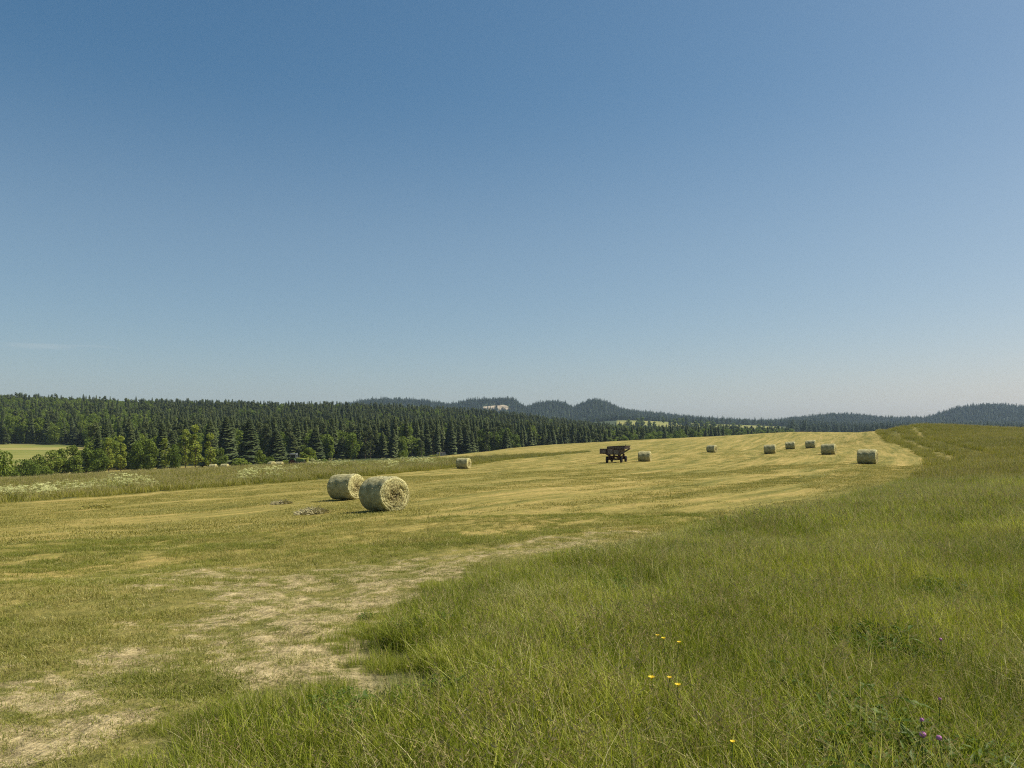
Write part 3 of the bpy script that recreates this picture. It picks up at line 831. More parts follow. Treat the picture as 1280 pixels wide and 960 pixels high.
def tree(kind, x, y, h, w=None, label=None, group=None, k=None, rz=None):
    """w: width of the crown in metres"""
    v = SETS[kind]; cm, tm = v[(random.randrange(len(v)) if k is None else k) % len(v)]
    t = empty(NAMES[kind], (x, y, z1(x, y) - .15), random.uniform(0, 2 * PI) if rz is None else rz, label, CATS[kind], group)
    s = h / NATH[kind]; sw = s if w is None else w / (2 * NATR[kind])
    t.scale = (sw, sw, s)
    link('trunk' if kind != 'bush' else 'stem', tm, t); link('crown', cm, t)
    return t

def at(u, Y): return ((u - 640) / 960 * Y, Y)
def tree_px(kind, u, Y, top, wpx, label, group=None, k=None):
    x, y = at(u, Y); h = EYE + (538 - top) / 960 * Y - z1(x, y)
    if kind == 'bush': h *= .76
    return tree(kind, x, y, max(1.5, h), wpx / 960 * Y, label, group, k)

SPECIAL = [
 ('bush', 0, 150, 556, 30, "tall leafy bush cut off by the left edge of the picture"),
 ('bush', 15, 158, 580, 18, "low olive bush at the foot of the tall leafy bush at the left edge"),
 ('bush', 31, 190, 570, 24, "loose green bush standing before the sloping yellow field"),
 ('bush', 44, 186, 577, 15, "small dark bush between the loose green bush and the wide hedge-like trees"),
 ('bush', 48, 225, 563, 17, "dark round bush against the right end of the sloping yellow field"),
 ('bush', 58, 178, 580, 16, "low pale olive bush at the rim of the unmown strip"),
 ('bro', 66, 215, 563, 20, "short olive tree where the row of leafy trees begins"),
 ('bro', 78, 222, 560, 22, "second leafy tree of the row, with a dark gap beneath it"),
 ('bro', 92, 218, 557, 22, "broad light green tree near the start of the leafy row"),
 ('bro', 108, 222, 559, 22, "rounded green tree in the middle of the leafy row"),
 ('bro', 124, 216, 561, 20, "lower rounded tree of the leafy row before taller ones"),
 ('bir', 136, 236, 546, 13, "slim bright tree rising behind the leafy row"),
 ('bir', 151, 232, 543, 15, "pointed light green tree in the leafy row"),
 ('conbig', 163, 262, 531, 20, "dark spruce sticking out above the leafy row"),
 ('bro', 172, 226, 552, 20, "bushy green tree in the leafy row under a dark spruce"),
 ('bro', 188, 224, 549, 20, "wide green tree in the leafy row left of the brightest tree"),
 ('conbig', 203, 256, 527, 22, "dark spruce directly above the wide green tree"),
 ('bir', 206, 226, 546, 13, "narrow fresh green tree before the dark spruce"),
 ('bro', 218, 222, 556, 15, "small green tree at the foot of the brightest tree"),
 ('bir', 232, 236, 535, 15, "yellow green tree left of the tallest bright birch"),
 ('bir', 244, 232, 529, 19, "tallest and brightest yellow green birch at the wood's edge"),
 ('conbig', 263, 262, 524, 24, "dark spruce standing right behind the bright birch"),
 ('bir', 263, 226, 540, 17, "light green tree before a dark spruce, above the farthest bales"),
 ('conbig', 283, 285, 519, 27, "broad dark spruce, second of the big ones by the bright birch"),
 ('bro', 277, 216, 560, 15, "low green tree over the farthest bales"),
 ('conbig', 312, 268, 522, 30, "biggest and darkest spruce at the wood's edge"),
 ('bush', 301, 205, 570, 26, "round pale green bush beneath the biggest dark spruce"),
 ('bro', 325, 216, 562, 15, "green bushy tree between the big spruces, left of the tractor"),
 ('conbig', 345, 285, 536, 26, "wide dark spruce above the tractor's left side"),
 ('bush', 337, 200, 568, 16, "light green bush behind the bale beside the tractor"),
 ('conbig', 366, 300, 542, 20, "smaller dark spruce directly above the tractor cab"),
 ('bro', 386, 235, 559, 24, "round green bushy tree right of the tractor"),
 ('conbig', 394, 300, 534, 24, "dark spruce above the round bushy tree"),
 ('conbig', 428, 320, 545, 18, "slender dark spruce behind the two large bales"),
 ('conbig', 455, 330, 549, 18, "dark spruce over the larger front bale"),
 ('bush', 360, 196, 573, 18, "low green bush right behind the tractor"),
 ('bush', 405, 222, 571, 18, "low dull green bush at the wood's edge past the round bushy tree"),
 ('bush', 503, 250, 560, 12, "small dark round bush at the foot of the straight forest edge"),
]
for i, (kd, u, Y, top, w, lb) in enumerate(SPECIAL):
    tree_px(kd, u, Y, top, w * (1.4 if kd == 'bir' else 1.15), lb, k=i)

def edgeY(u):
    return np.interp(u, [-320, 112, 118, 170, 300, 450, 560, 640, 780, 900, 990, 1000, 2000], [436, 436, 262, 262, 300, 318, 350, 380, 440, 560, 800, 99999, 99999])

def grid_pts(x0, x1, y0, y1, sp, g):
    xs = np.arange(x0, x1, sp); ys = np.arange(y0, y1, sp)
    X, Y = np.meshgrid(xs, ys); X = X + np.where((np.arange(len(ys)) % 2)[:, None], sp / 2, 0)
    return (X + g.uniform(-.42, .42, X.shape) * sp).ravel(), (Y + g.uniform(-.42, .42, X.shape) * sp).ravel()

x, y = grid_pts(-900, 420, 255, 1085, 5.6, g)
u = 640 + 960 * x / y
thin = np.where(y > 560, .72, 1.0)
keep = (y > edgeY(u) + g.uniform(-4, 6, len(x))) & (u > -60) & (u < 1000) & (g.uniform(size=len(x)) < thin) & (y < np.interp(u, [0, 780, 800, 1000], [1085, 1085, 1000, 1000]))
x, y, u = x[keep], y[keep], u[keep]
clump = fbm(x, y, 55, 91, 2)
leafy_here = (g.uniform(size=len(x)) < np.where(u < 190, .50, .08) + .5 * (clump > .58) * (u < 330) + np.where(u > 760, .45, 0) + .35 * (clump > .6))
# the nearest ones are trees of their own
vis = (u > -8) & (u < 1000)
front = y - edgeY(u)
order = np.lexsort((y,))
ci = [i for i in order if vis[i] and not leafy_here[i] and front[i] < 60][:262]
bi = [i for i in order if vis[i] and leafy_here[i] and front[i] < 40][:70]
for i in ci:
    hh = random.uniform(11.5, 19) * (1 if u[i] < 700 else .8)
    far_u = u[i]
    if random.random() < .34: tree('pine', x[i], y[i], hh * .93, random.uniform(4.8, 7), "rounded dull green pine among the spruces of the forest behind the field", "pines of the forest edge")
    else: tree('con', x[i], y[i], hh, random.uniform(4.2, 7.2), "dark green pointed spruce among many alike in the forest behind the field", "spruces of the forest edge")
for i in bi:
    left = u[i] < 120
    tree('bro', x[i], y[i], random.uniform(9, 13) if left else random.uniform(9, 12), random.uniform(6, 9),
         "leafy green tree above the sloping yellow field" if left else "leafy green tree mixed in among the spruces of the forest", "leafy trees above the sloping field" if left else "leafy trees in the forest edge")
used = np.zeros(len(x), bool); used[ci] = True; used[bi] = True
x, y, u, lf = x[~used], y[~used], u[~used], leafy_here[~used]
n = len(x)
print("forest rest", n)
FV = [a for a, _ in CON] + [a for a, _ in BRO] + [a for a, _ in PINE]
idx = np.where(lf, g.integers(6, 10, n), g.integers(0, 6, n)); pn = ~lf & (g.uniform(size=n) < .15 + .5 * fbm(x, y, 70, 99, 2)); idx = np.where(pn, g.integers(10, 13, n), idx)
s = np.stack([g.uniform(.82, 1.2, n), np.zeros(n), g.uniform(.58, 1.26, n) * np.where(lf, 1.05, 1.0) * np.interp(u, [0, 650, 780, 1000], [1, 1, .78, .72])], -1); s[:, 1] = s[:, 0]
scatter("forest", FV, np.stack([x, y, Zf(x, y) - .3], -1), s, g.uniform(0, 2 * PI, n), idx, g.normal(0, .02, (n, 2)),
        "dense spruce forest covering the long hillside behind the field", "forest")

# far woods on the ridges
lowc = [cmesh(conifer_crown(60 + k, 17, 4.4, 130), M['ridge']) for k in range(3)]
lowb = [cmesh(broad_crown(70 + k, 14, 5.2, 260, .1, 1.5), M['ridge']) for k in range(3)]
x, y = grid_pts(-1500, 2300, 1050, 2900, 13.0, g)
u = 640 + 960 * x / y
q = is_quarry(x, y, u, y)
keep = (u > 180) & (u < 1370) & ((q < .5) | (g.uniform(size=len(x)) < .05)) & (((y > 2080) & (y < 2800)) | ((u > 730) & (u < 1010) & (y > 1745) & (y < 2100)) | ((u > 985) & (y > 1050)))
x, y, u = x[keep], y[keep], u[keep]; n = len(x)
clump = fbm(x, y, 160, 95, 3)
pb = (g.uniform(size=n) < .25 + .9 * (clump - .4))
idx = np.where(pb, g.integers(3, 6, n), g.integers(0, 3, n))
s = np.stack([g.uniform(.8, 1.5, n), np.zeros(n), g.uniform(.55, 1.35, n) * (.75 + .5 * fbm(x, y, 45, 97, 2))], -1); s[:, 1] = s[:, 0]
scatter("far_woods", lowc + lowb, np.stack([x, y, Zf(x, y) - 1], -1), s, g.uniform(0, 2 * PI, n), idx, None,
        "bluish woods covering the distant ridges along the skyline", "woods")
print("far woods", n)

# trees between the distant fields, each of its own
HT = []
for (uu, Y, h, w) in [(786, 1330, 12, 11), (797, 1310, 15, 12), (803, 1340, 16, 12), (812, 1335, 11, 10), (818, 1350, 9, 9), (829, 1560, 13, 9), (838, 1450, 12, 12), (843, 1440, 15, 13), (849, 1500, 14, 12), (854, 1430, 18, 12),
                      (858, 1380, 22, 12), (863, 1350, 12, 14), (870, 1330, 15, 14), (877, 1340, 16, 15), (885, 1500, 13, 11), (891, 1480, 14, 12), (884, 1320, 14, 14), (893, 1320, 13, 13), (901, 1320, 12, 12), (908, 1330, 11, 12),
                      (917, 1350, 14, 11), (924, 1340, 12, 12), (931, 1360, 9, 9), (949, 1350, 14, 12), (955, 1370, 11, 10), (963, 1360, 16, 9), (972, 1380, 12, 12), (978, 1390, 10, 10), (986, 1400, 14, 12), (994, 1400, 12, 11)]:
    HT.append((uu, Y, h, w))
for (uu, Y, h, w) in HT:
    X_, Y_ = at(uu, Y)
    if uu == 829: lb, gr = "lone small tree in the middle of the distant tan field", None
    elif uu == 858: lb, gr = "tallest dark tree among the distant fields, just left of the white house", None
    else: lb, gr = "small dark tree in the scattered belts between the distant fields", "trees between the distant fields"
    tree('bro' if uu != 858 else 'con', X_, Y_, h, w, lb, gr)

# ------------------------------------------------------------------ hay bales
def bale_side_mat():
    m, nt, b = newmat("bale_side")
    tc = N(nt, "ShaderNodeTexCoord").outputs["Object"]
    n1 = noise(nt, mapping(nt, tc, (3.0, 9, 9)), 1, 4, .6)
    n2 = noise(nt, mapping(nt, tc, (26, 9, 9)), 1, 5, .75, .4)
    f = mathn(nt, 'ADD', mathn(nt, 'MULTIPLY', n1, .5), mathn(nt, 'MULTIPLY', n2, .5))
    c = ramp(nt, f, [(.34, (.15, .135, .055)), (.46, (.29, .265, .125)), (.56, (.42, .385, .20)), (.68, (.60, .56, .32))])
    nt.links.new(c, b.inputs["Base Color"]); b.inputs["Roughness"].default_value = .9
    bump(nt, b, n2, .9, .03)
    return m
def bale_end_mat():
    m, nt, b = newmat("bale_end")
    tc = N(nt, "ShaderNodeTexCoord").outputs["Object"]
    n2 = noise(nt, tc, 16, 6, .75, .5); n3 = noise(nt, tc, 50, 4, .7, .5)
    f = mathn(nt, 'ADD', mathn(nt, 'MULTIPLY', n2, .62), mathn(nt, 'MULTIPLY', n3, .38))
    sx = N(nt, "ShaderNodeSeparateXYZ"); nt.links.new(tc, sx.inputs[0])
    rad = mathn(nt, 'SQRT', mathn(nt, 'ADD', mathn(nt, 'MULTIPLY', sx.outputs[1], sx.outputs[1]), mathn(nt, 'MULTIPLY', sx.outputs[2], sx.outputs[2])))
    ang = mathn(nt, 'ARCTAN2', sx.outputs[2], sx.outputs[1])
    wind = mathn(nt, 'MULTIPLY', mathn(nt, 'SINE', mathn(nt, 'ADD', mathn(nt, 'MULTIPLY', mathn(nt, 'ADD', rad, mathn(nt, 'MULTIPLY', n2, .05)), 62.0), ang)), .045)
    core = mathn(nt, 'MULTIPLY', mathn(nt, 'SUBTRACT', rad, .40), .30)
    f = mathn(nt, 'ADD', mathn(nt, 'ADD', f, wind), core)
    c = ramp(nt, f, [(.36, (.12, .085, .035)), (.43, (.27, .22, .085)), (.51, (.46, .41, .17)), (.62, (.64, .59, .29))])
    nt.links.new(c, b.inputs["Base Color"]); b.inputs["Roughness"].default_value = .9
    bump(nt, b, f, 1.0, .05)
    return m
M['side'] = bale_side_mat(); M['end'] = bale_end_mat()
M['strand'] = leafy("hay_strand", [(.0, (.26, .22, .10)), (.5, (.44, .39, .20)), (1.0, (.62, .56, .33))], .2, .8, .3)
M['hay_old'] = leafy('old_hay', [(.0, (.16, .14, .07)), (.5, (.34, .30, .16)), (1.0, (.54, .49, .28))], .15, .8, .3)
BR, BL = .625, 1.4
def bale_meshes(seed):
    g = np.random.default_rng(seed)
    ns, nl = 72, 26
    V = []; F = []; L = []
    ph = g.uniform(0, 6)
    def rad(a, x):
        e = 1 - .035 * (abs(x) / (BL / 2)) ** 8
        r = BR * e * (1 + .012 * math.sin(3 * a + ph) + .008 * math.sin(5 * a + 2 * ph + x * 2))
        r += .010 * math.sin(x * 9.5 + 3 * math.sin(a)) + .012 * (g.uniform() - .5)
        if math.sin(a) < -.86: r *= .965 + .035 * (1 + math.sin(a)) / .14
        return r
    ring_end = {}
    for i in range(nl + 1):
        x = (i / nl - .5) * BL
        for k in range(ns):
            a = 2 * PI * k / ns; r = rad(a, x); V.append((x, r * math.cos(a), r * math.sin(a)))
    for i in range(nl):
        for k in range(ns):
            a = i * ns + k; b = i * ns + (k + 1) % ns; F += [a, b, b + ns, a + ns]; L.append(4)
    V = np.array(V)
    side = npmesh("wrapped_side", V, F, L, [M['side']], smooth=True)
    ends = []
    for sgn in (-1, 1):
        ringv = V[:ns] if sgn < 0 else V[-ns:]
        nr = 16; VV = []; FF = []; LL = []
        for j in range(nr, 0, -1):
            t = j / nr
            for k in range(ns):
                p = ringv[k]; a = 2 * PI * k / ns
                sp = .5 + .5 * math.sin(t * 40 - a)      # the wound layers
                d = (.022 * sp + .030 * g.uniform() + .012 * math.sin(4 * a + 9 * t + ph)) * (1 if j < nr else 0) + .02 * (1 - t) - .03 * math.exp(-(t / .16) ** 2)
                VV.append((p[0] + sgn * (d if j < nr else -.002), p[1] * t * (.996 if j == nr else 1), p[2] * t * (.996 if j == nr else 1)))
        VV.append((ringv[0][0] + sgn * -.01, 0, 0)); c = len(VV) - 1
        for j in range(nr - 1):
            for k in range(ns):
                a = j * ns + k; b = j * ns + (k + 1) % ns
                q = [a, a + ns, b + ns, b] if sgn < 0 else [a, b, b + ns, a + ns]
                FF += q; LL.append(4)
        for k in range(ns):
            a = (nr - 1) * ns + k; b = (nr - 1) * ns + (k + 1) % ns
            FF += ([a, c, b] if sgn < 0 else [a, b, c]); LL.append(3)
        ends.append(npmesh("cut_end", VV, FF, LL, [M['end']], smooth=False))
    # loose strands over the ends and the rims
    SV = []; SF = []; SL = []; SA = []; b = 0
    for i in range(800):
        if g.uniform() < .62:
            sgn = 1 if g.uniform() < .5 else -1
            a = g.uniform(0, 2 * PI); rr = BR * math.sqrt(g.uniform(.0, 1.0)); p = np.array([sgn * (BL / 2 + .02), rr * math.cos(a), rr * math.sin(a)])
            tdir = np.array([0, -math.sin(a), math.cos(a)]) + g.normal(size=3) * .55; nrm = np.array([sgn, 0, 0])
            lift = g.uniform(.0, .035)
        else:
            a = g.uniform(0, 2 * PI); xx = g.uniform(-.5, .5) * BL
            p = np.array([xx, BR * math.cos(a), BR * math.sin(a)]); nrm = np.array([0, math.cos(a), math.sin(a)])
            tdir = g.normal(size=3); lift = g.uniform(.0, .015)
        tdir = tdir / np.linalg.norm(tdir); le = g.uniform(.03, .11); w = g.uniform(.003, .007)
        sd = np.cross(tdir, nrm); sd /= (np.linalg.norm(sd) + 1e-6)
        p = p + nrm * .004
        SV += [tuple(p - sd * w), tuple(p + sd * w), tuple(p + tdir * le * .5 + nrm * (lift + .012)), tuple(p + tdir * le + nrm * lift * .6)]
        SA += [g.uniform()] * 4; SF += [b, b + 1, b + 2, b, b + 2, b + 3]; SL += [3, 3]; b += 4
    st = npmesh("loose_straw", SV, SF, SL, [M['strand']], attrs=dict(rnd=SA))
    return side, ends, st
BM = [bale_meshes(s) for s in range(3)]
def bale(u, Y, ang, label, group, k=0, s=1.0, sink=.03):
    """ang: direction of the axis in degrees, from +X towards +Y"""
    x, y = at(u, Y); a = math.radians(ang)
    # slope of the ground along the axis
    dx, dy = math.cos(a) * .6, math.sin(a) * .6
    pitch = math.atan2(z1(x + dx, y + dy) - z1(x - dx, y - dy), 1.2)
    t = empty("hay_bale", (x, y, z1(x, y) + (BR - sink) * s), a, label, "hay bale", group)
    t.rotation_euler = (0, -pitch * .8, a); t.scale = (s, s, s)
    sd, en, st = BM[k % 3]
    link("wrapped_side", sd, t)
    for e in en: link("cut_end", e, t)
    tag(link("loose_straw", st, t), kind="stuff")
    return t
# axis angle: the end that shows is turned to the right of the view
G1 = "two large bales close together"; G2 = "bales spread over the mown field"; G3 = "bales beyond the unmown strip"
bale(480, 27.0, -49, "largest hay bale, nearest the viewer, its straw end facing right", G1, 0)
bale(433, 37.5, -33, "second largest hay bale, half hidden behind the nearest one", G1, 1)
bale(579.5, 89, -24, "lone small bale before the unmown strip, between the big bales and the wagon", G2, 2)
bale(806, 93, -21, "hay bale standing just right of the old wagon", G2, 1)
bale(890, 126, -44, "smallest bale, alone between the wagon's bale and the group on the rise", G2, 0)
bale(962.5, 104, -25, "first hay bale of the group on the rise, before the gap", G2, 2)
bale(988, 126, -25, "one of two small bales in the middle of the group, the left of them", G2, 0)
bale(1013.5, 121, -33, "one of two small bales in the middle of the group, the right of them", G2, 1)
bale(1036, 87, -35, "medium bale right in front of the small ones, second from the right", G2, 2)
bale(1084.5, 65, -36, "rightmost hay bale, near the edge of the tall meadow grass", G2, 0)
bale(266.5, 165, -6, "barely visible pale bale at the foot of the birch, left of its twin", G3, 1)
bale(281, 165, -6, "barely visible pale bale, right of its twin at the wood's edge", G3, 2)
bale(339.5, 150, -42, "far bale with its end showing, left of the tractor", G3, 0)
bale(349, 155, -5, "flat looking pale bale behind the far bale with its end showing", G3, 1)
bale(533.5, 200, -3, "tiny bright bale on the crest before the straight forest edge", G3, 2)

def hay_clump(u, row, w, d, h, label, seed, mat='hay_old', n=1600, Y=None):
    g = np.random.default_rng(seed)
    x, y = px(u, row) if Y is None else at(u, Y)
    V = []; F = []; L = []; A = []; b = 0
    for i in range(n):
        a = g.uniform(0, 2 * PI); r = math.sqrt(g.uniform()); px_, py_ = math.cos(a) * r * w / 2, math.sin(a) * r * d / 2
        z = h * (1 - r ** 1.6) * g.uniform(.1, 1.05) * (.55 + .9 * float(vnoise(np.array([px_ + 9 * seed]), np.array([py_]), .35, seed)[0]))
        t = g.normal(size=3) * np.array([1, 1, .35]); t /= np.linalg.norm(t); le = g.uniform(.1, .3); wd = g.uniform(.003, .008)
        s = np.cross(t, [0, 0, 1]); s /= np.linalg.norm(s) + 1e-6; p = np.array([px_, py_, z])
        V += [tuple(p - s * wd), tuple(p + s * wd), tuple(p + t * le * .5 + s * wd + [0, 0, .03]), tuple(p + t * le)]
        A += [g.uniform()] * 4; F += [b, b + 1, b + 2, b + 3]; L.append(4); b += 4
    o = link("hay_clump", npmesh("hay_clump", V, F, L, [M[mat]], attrs=dict(rnd=A)))
    o.location = (x, y, z1(x, y)); tag(o, label, "hay clump", "clumps of hay left on the field")
    return o
hay_clump(391, 641, 1.1, .8, .20, "greyish loose hay clump left of the largest bale", 1)
hay_clump(352, 629.5, .8, .4, .08, "thin flat hay clump behind the greyish one", 2)
hay_clump(117, 635, 1.6, .8, .12, "dark flat hay clump far over on the left of the field", 3, 'stubble')
hay_clump(413, 577, 1.6, 1.4, 1.5, "sunlit grass mound built as heaped hay on the far rim, right of the tractor", 5, 'strand', 1600, Y=160)  # pale hay strands stand in for a sunlit hump of grass

# ------------------------------------------------------------------ the old wagon
M['wood_old'] = plain("old_dark_wood", (.125, .092, .078), .85, 0, .5, 5, (.05, .036, .032))
M['wood_pale'] = plain("weathered_board", (.24, .205, .175), .85, 0, .5, 7, (.085, .07, .062))
M['rust'] = plain("rusty_iron", (.12, .055, .035), .8, .2, .5, 9, (.035, .020, .018))
M['tyre'] = plain("tyre_rubber", (.022, .022, .024), .85, 0, .3, 9)
M['rim'] = plain("wheel_rim", (.10, .05, .035), .6, .3, .4, 12)
M['pale_edge'] = plain("bare_metal_edge", (.42, .40, .37), .5, .4, .3, 12)
def wheel(parent, c, r, w, axis=(1, 0, 0), front=True):
    ax = Vector(axis).normalized(); c = Vector(c)
    whl = MB()
    # tyre as a rounded ring
    n = 28; prof = [(-.5, .70), (-.5, .92), (-.34, 1.0), (.34, 1.0), (.5, .92), (.5, .70)]
    q = ax.to_track_quat('X', 'Z').to_matrix()
    ring = []
    for k in range(n):
        a = 2 * PI * k / n
        ring.append([whl.bm.verts.new(c + q @ Vector((p * w, r * s * math.cos(a) * (1 + (.012 if k % 2 else 0) * (s > .95)), r * s * math.sin(a)))) for p, s in prof])
    for k in range(n):
        for j in range(len(prof)):
            jj = (j + 1) % len(prof)
            whl.bm.faces.new((ring[k][j], ring[k][jj], ring[(k + 1) % n][jj], ring[(k + 1) % n][j]))
    wo = whl.build("wheel", M['tyre'], parent, True)
    rb = MB(); rb.cyl(c - ax * w * .34, c + ax * w * .34, r * .69, n=20); rb.cyl(c - ax * w * .55, c + ax * w * .55, r * .18, n=10)
    for k in range(5):
        a = 2 * PI * k / 5; d = q @ Vector((0, math.cos(a), math.sin(a))) * r * .3
        rb.cyl(c + d - ax * w * .42, c + d + ax * w * .42, r * .04, n=6)
    rb.build("rim", M['rim'], wo)
    return wo

def wagon():
    x, y = at(769.5, 93.0)
    t = empty("farm_wagon", (x, y, z1(x, y)), math.radians(-19), "old dark wooden farm wagon on four wheels with a raised chute, by a bale", "wagon")
    t.scale = (.93, .93, .97)
    B, DW = M['wood_old'], M['wood_pale']
    # local: +Y along the wagon, away from the viewer; X across
    wx = .93; ys = (-.9, 2.1)
    for yy in ys:
        for sx in (-1, 1): wheel(t, (sx * wx, yy, .40), .40, .24, (1, 0, 0))
    f = MB()
    for yy in ys: f.box((0, yy, .42), (1.75, .12, .12), bev=.01)
    for sx in (-.42, .42): f.box((sx, .6, .74), (.12, 3.9, .14), bev=.01)
    for yy in (-1.2, -.3, .6, 1.5, 2.4): f.box((0, yy, .74), (.80, .10, .10))
    for yy in ys:
        for sx in (-1, 1):
            f.cyl((sx * .72, yy, .42), (sx * .5, yy, .86), .05, n=8)
    f.build("chassis", M['rust'], t)
    lg = MB()
    lg.box((-.62, -1.0, .80), (.26, .18, .72), bev=.01); lg.box((.68, -1.0, .74), (.34, .18, .62), bev=.01); lg.box((.68, 2.0, .74), (.26, .16, .6), bev=.01); lg.box((-.62, 2.0, .80), (.22, .16, .6), bev=.01)
    lg.build("support_posts", M['rust'], t)
    # lower body with two recessed rear panels
    bd = MB()
    z0, z1_ = 1.02, 1.66
    bd.poly([(-.82, -1.15, z0), (.68, -1.15, z0), (.80, -1.15, z1_), (-.88, -1.15, z1_)], (0, .07, 0))
    bd.poly([(-.82, 2.3, z0), (.68, 2.3, z0), (.80, 2.3, z1_), (-.88, 2.3, z1_)], (0, .07, 0))
    for sx, a, b_ in ((-1, -.82, -.88), (1, .68, .80)):
        bd.poly([(a, -1.08, z0), (a, 2.3, z0), (b_, 2.3, z1_), (b_, -1.08, z1_)], (-sx * .05, 0, 0))
    bd.box((-.07, .6, z0 + .03), (1.4, 3.3, .05))
    body = bd.build("box_body", B, t)
    for xx in (-.47, .34):
        p = MB(); p.box((xx, -1.19, 1.35), (.62, .05, .42), bev=.008); p.build("rear_panel", DW, body)
    fr = MB()
    for xx in (-.84, -.07, .72): fr.box((xx, -1.22, 1.34), (.08, .09, .64))
    fr.box((-.06, -1.22, 1.06), (1.6, .09, .07)); fr.build("rear_frame", B, body)
    ub = MB()
    ub.poly([(-.90, -1.25, 1.68), (1.35, -1.25, 1.74), (1.55, -1.25, 2.12), (-.90, -1.25, 2.04)], (0, .08, 0))
    ub.poly([(-.90, 2.3, 1.68), (1.35, 2.3, 1.74), (1.55, 2.3, 2.12), (-.90, 2.3, 2.04)], (0, .08, 0))
    ub.poly([(-.90, -1.17, 1.68), (-.90, 2.3, 1.68), (-.90, 2.3, 2.04), (-.90, -1.17, 2.04)], (.06, 0, 0))
    ub.poly([(1.35, -1.17, 1.74), (1.35, 2.3, 1.74), (1.55, 2.3, 2.12), (1.55, -1.17, 2.12)], (-.06, 0, 0))
    ub.poly([(.80, -1.17, 1.68), (.80, 2.3, 1.68), (1.35, 2.3, 1.76), (1.35, -1.17, 1.76)], (0, 0, -.05))
    ub.cyl((1.52, -1.2, 2.08), (1.52, -1.2, 2.30), .04, n=6)
    ub.build("upper_side_boards", B, t)
    rl = MB(); rl.box((.3, -1.27, 1.89), (2.2, .03, .05)); rl.build("board_rail", DW, t)
    # side box hanging out on the left
    sb = MB(); sb.poly([(-1.78, -1.3, 1.12), (-.94, -1.3, 1.12), (-.94, -1.3, 1.74), (-1.78, -1.3, 1.74)], (0, 1.5, 0))
    side = sb.build("side_box", B, t)
    p = MB(); p.box((-1.33, -1.33, 1.42), (.56, .05, .34), bev=.008); p.build("rear_panel", DW, side)
    e = MB(); e.box((-1.80, -1.32, 1.43), (.05, .05, .66)); e.box((-1.36, -1.32, 1.76), (.88, .05, .04)); e.build("metal_edge", M['pale_edge'], side)
    br = MB(); br.cyl((-1.2, -.9, 1.14), (-.55, -.7, .80), .05, n=6); br.cyl((-1.2, -.1, 1.14), (-.55, -.1, .80), .05, n=6); br.build("side_brace", M['rust'], t)
    # chute climbing to the right
    ch = MB(); a = Vector((.72, -1.1, 1.02)); b_ = Vector((2.05, -1.1, 1.78))
    d = b_ - a; ang = math.atan2(d.z, d.x); R = Matrix.Rotation(-ang, 3, 'Y')
    for yy in (-.22, .22): ch.box((a + b_) / 2 + Vector((0, yy, 0)), (d.length, .05, .15), R)
    ch.box((a + b_) / 2 - Vector((0, 0, .03)), (d.length * .97, .42, .03), R)
    ch.cyl(b_ + Vector((0, -.25, 0)), b_ + Vector((0, .25, 0)), .08, n=10)
    chute = ch.build("chute", B, t)
    st = MB(); st.cyl((1.0, -1.1, 1.22), (.72, -1.1, .7), .04, n=6); st.build("chute_stay", M['rust'], chute)
    dbm = MB(); dbm.cyl((-.3, 2.55, .55), (0, 4.3, .38), .05, n=8); dbm.cyl((.3, 2.55, .55), (0, 4.3, .38), .05, n=8); dbm.cyl((0, 4.25, .38), (0, 4.5, .38), .07, n=8)
    dbm.build("drawbar", M['rust'], t)
    return t
wagon()

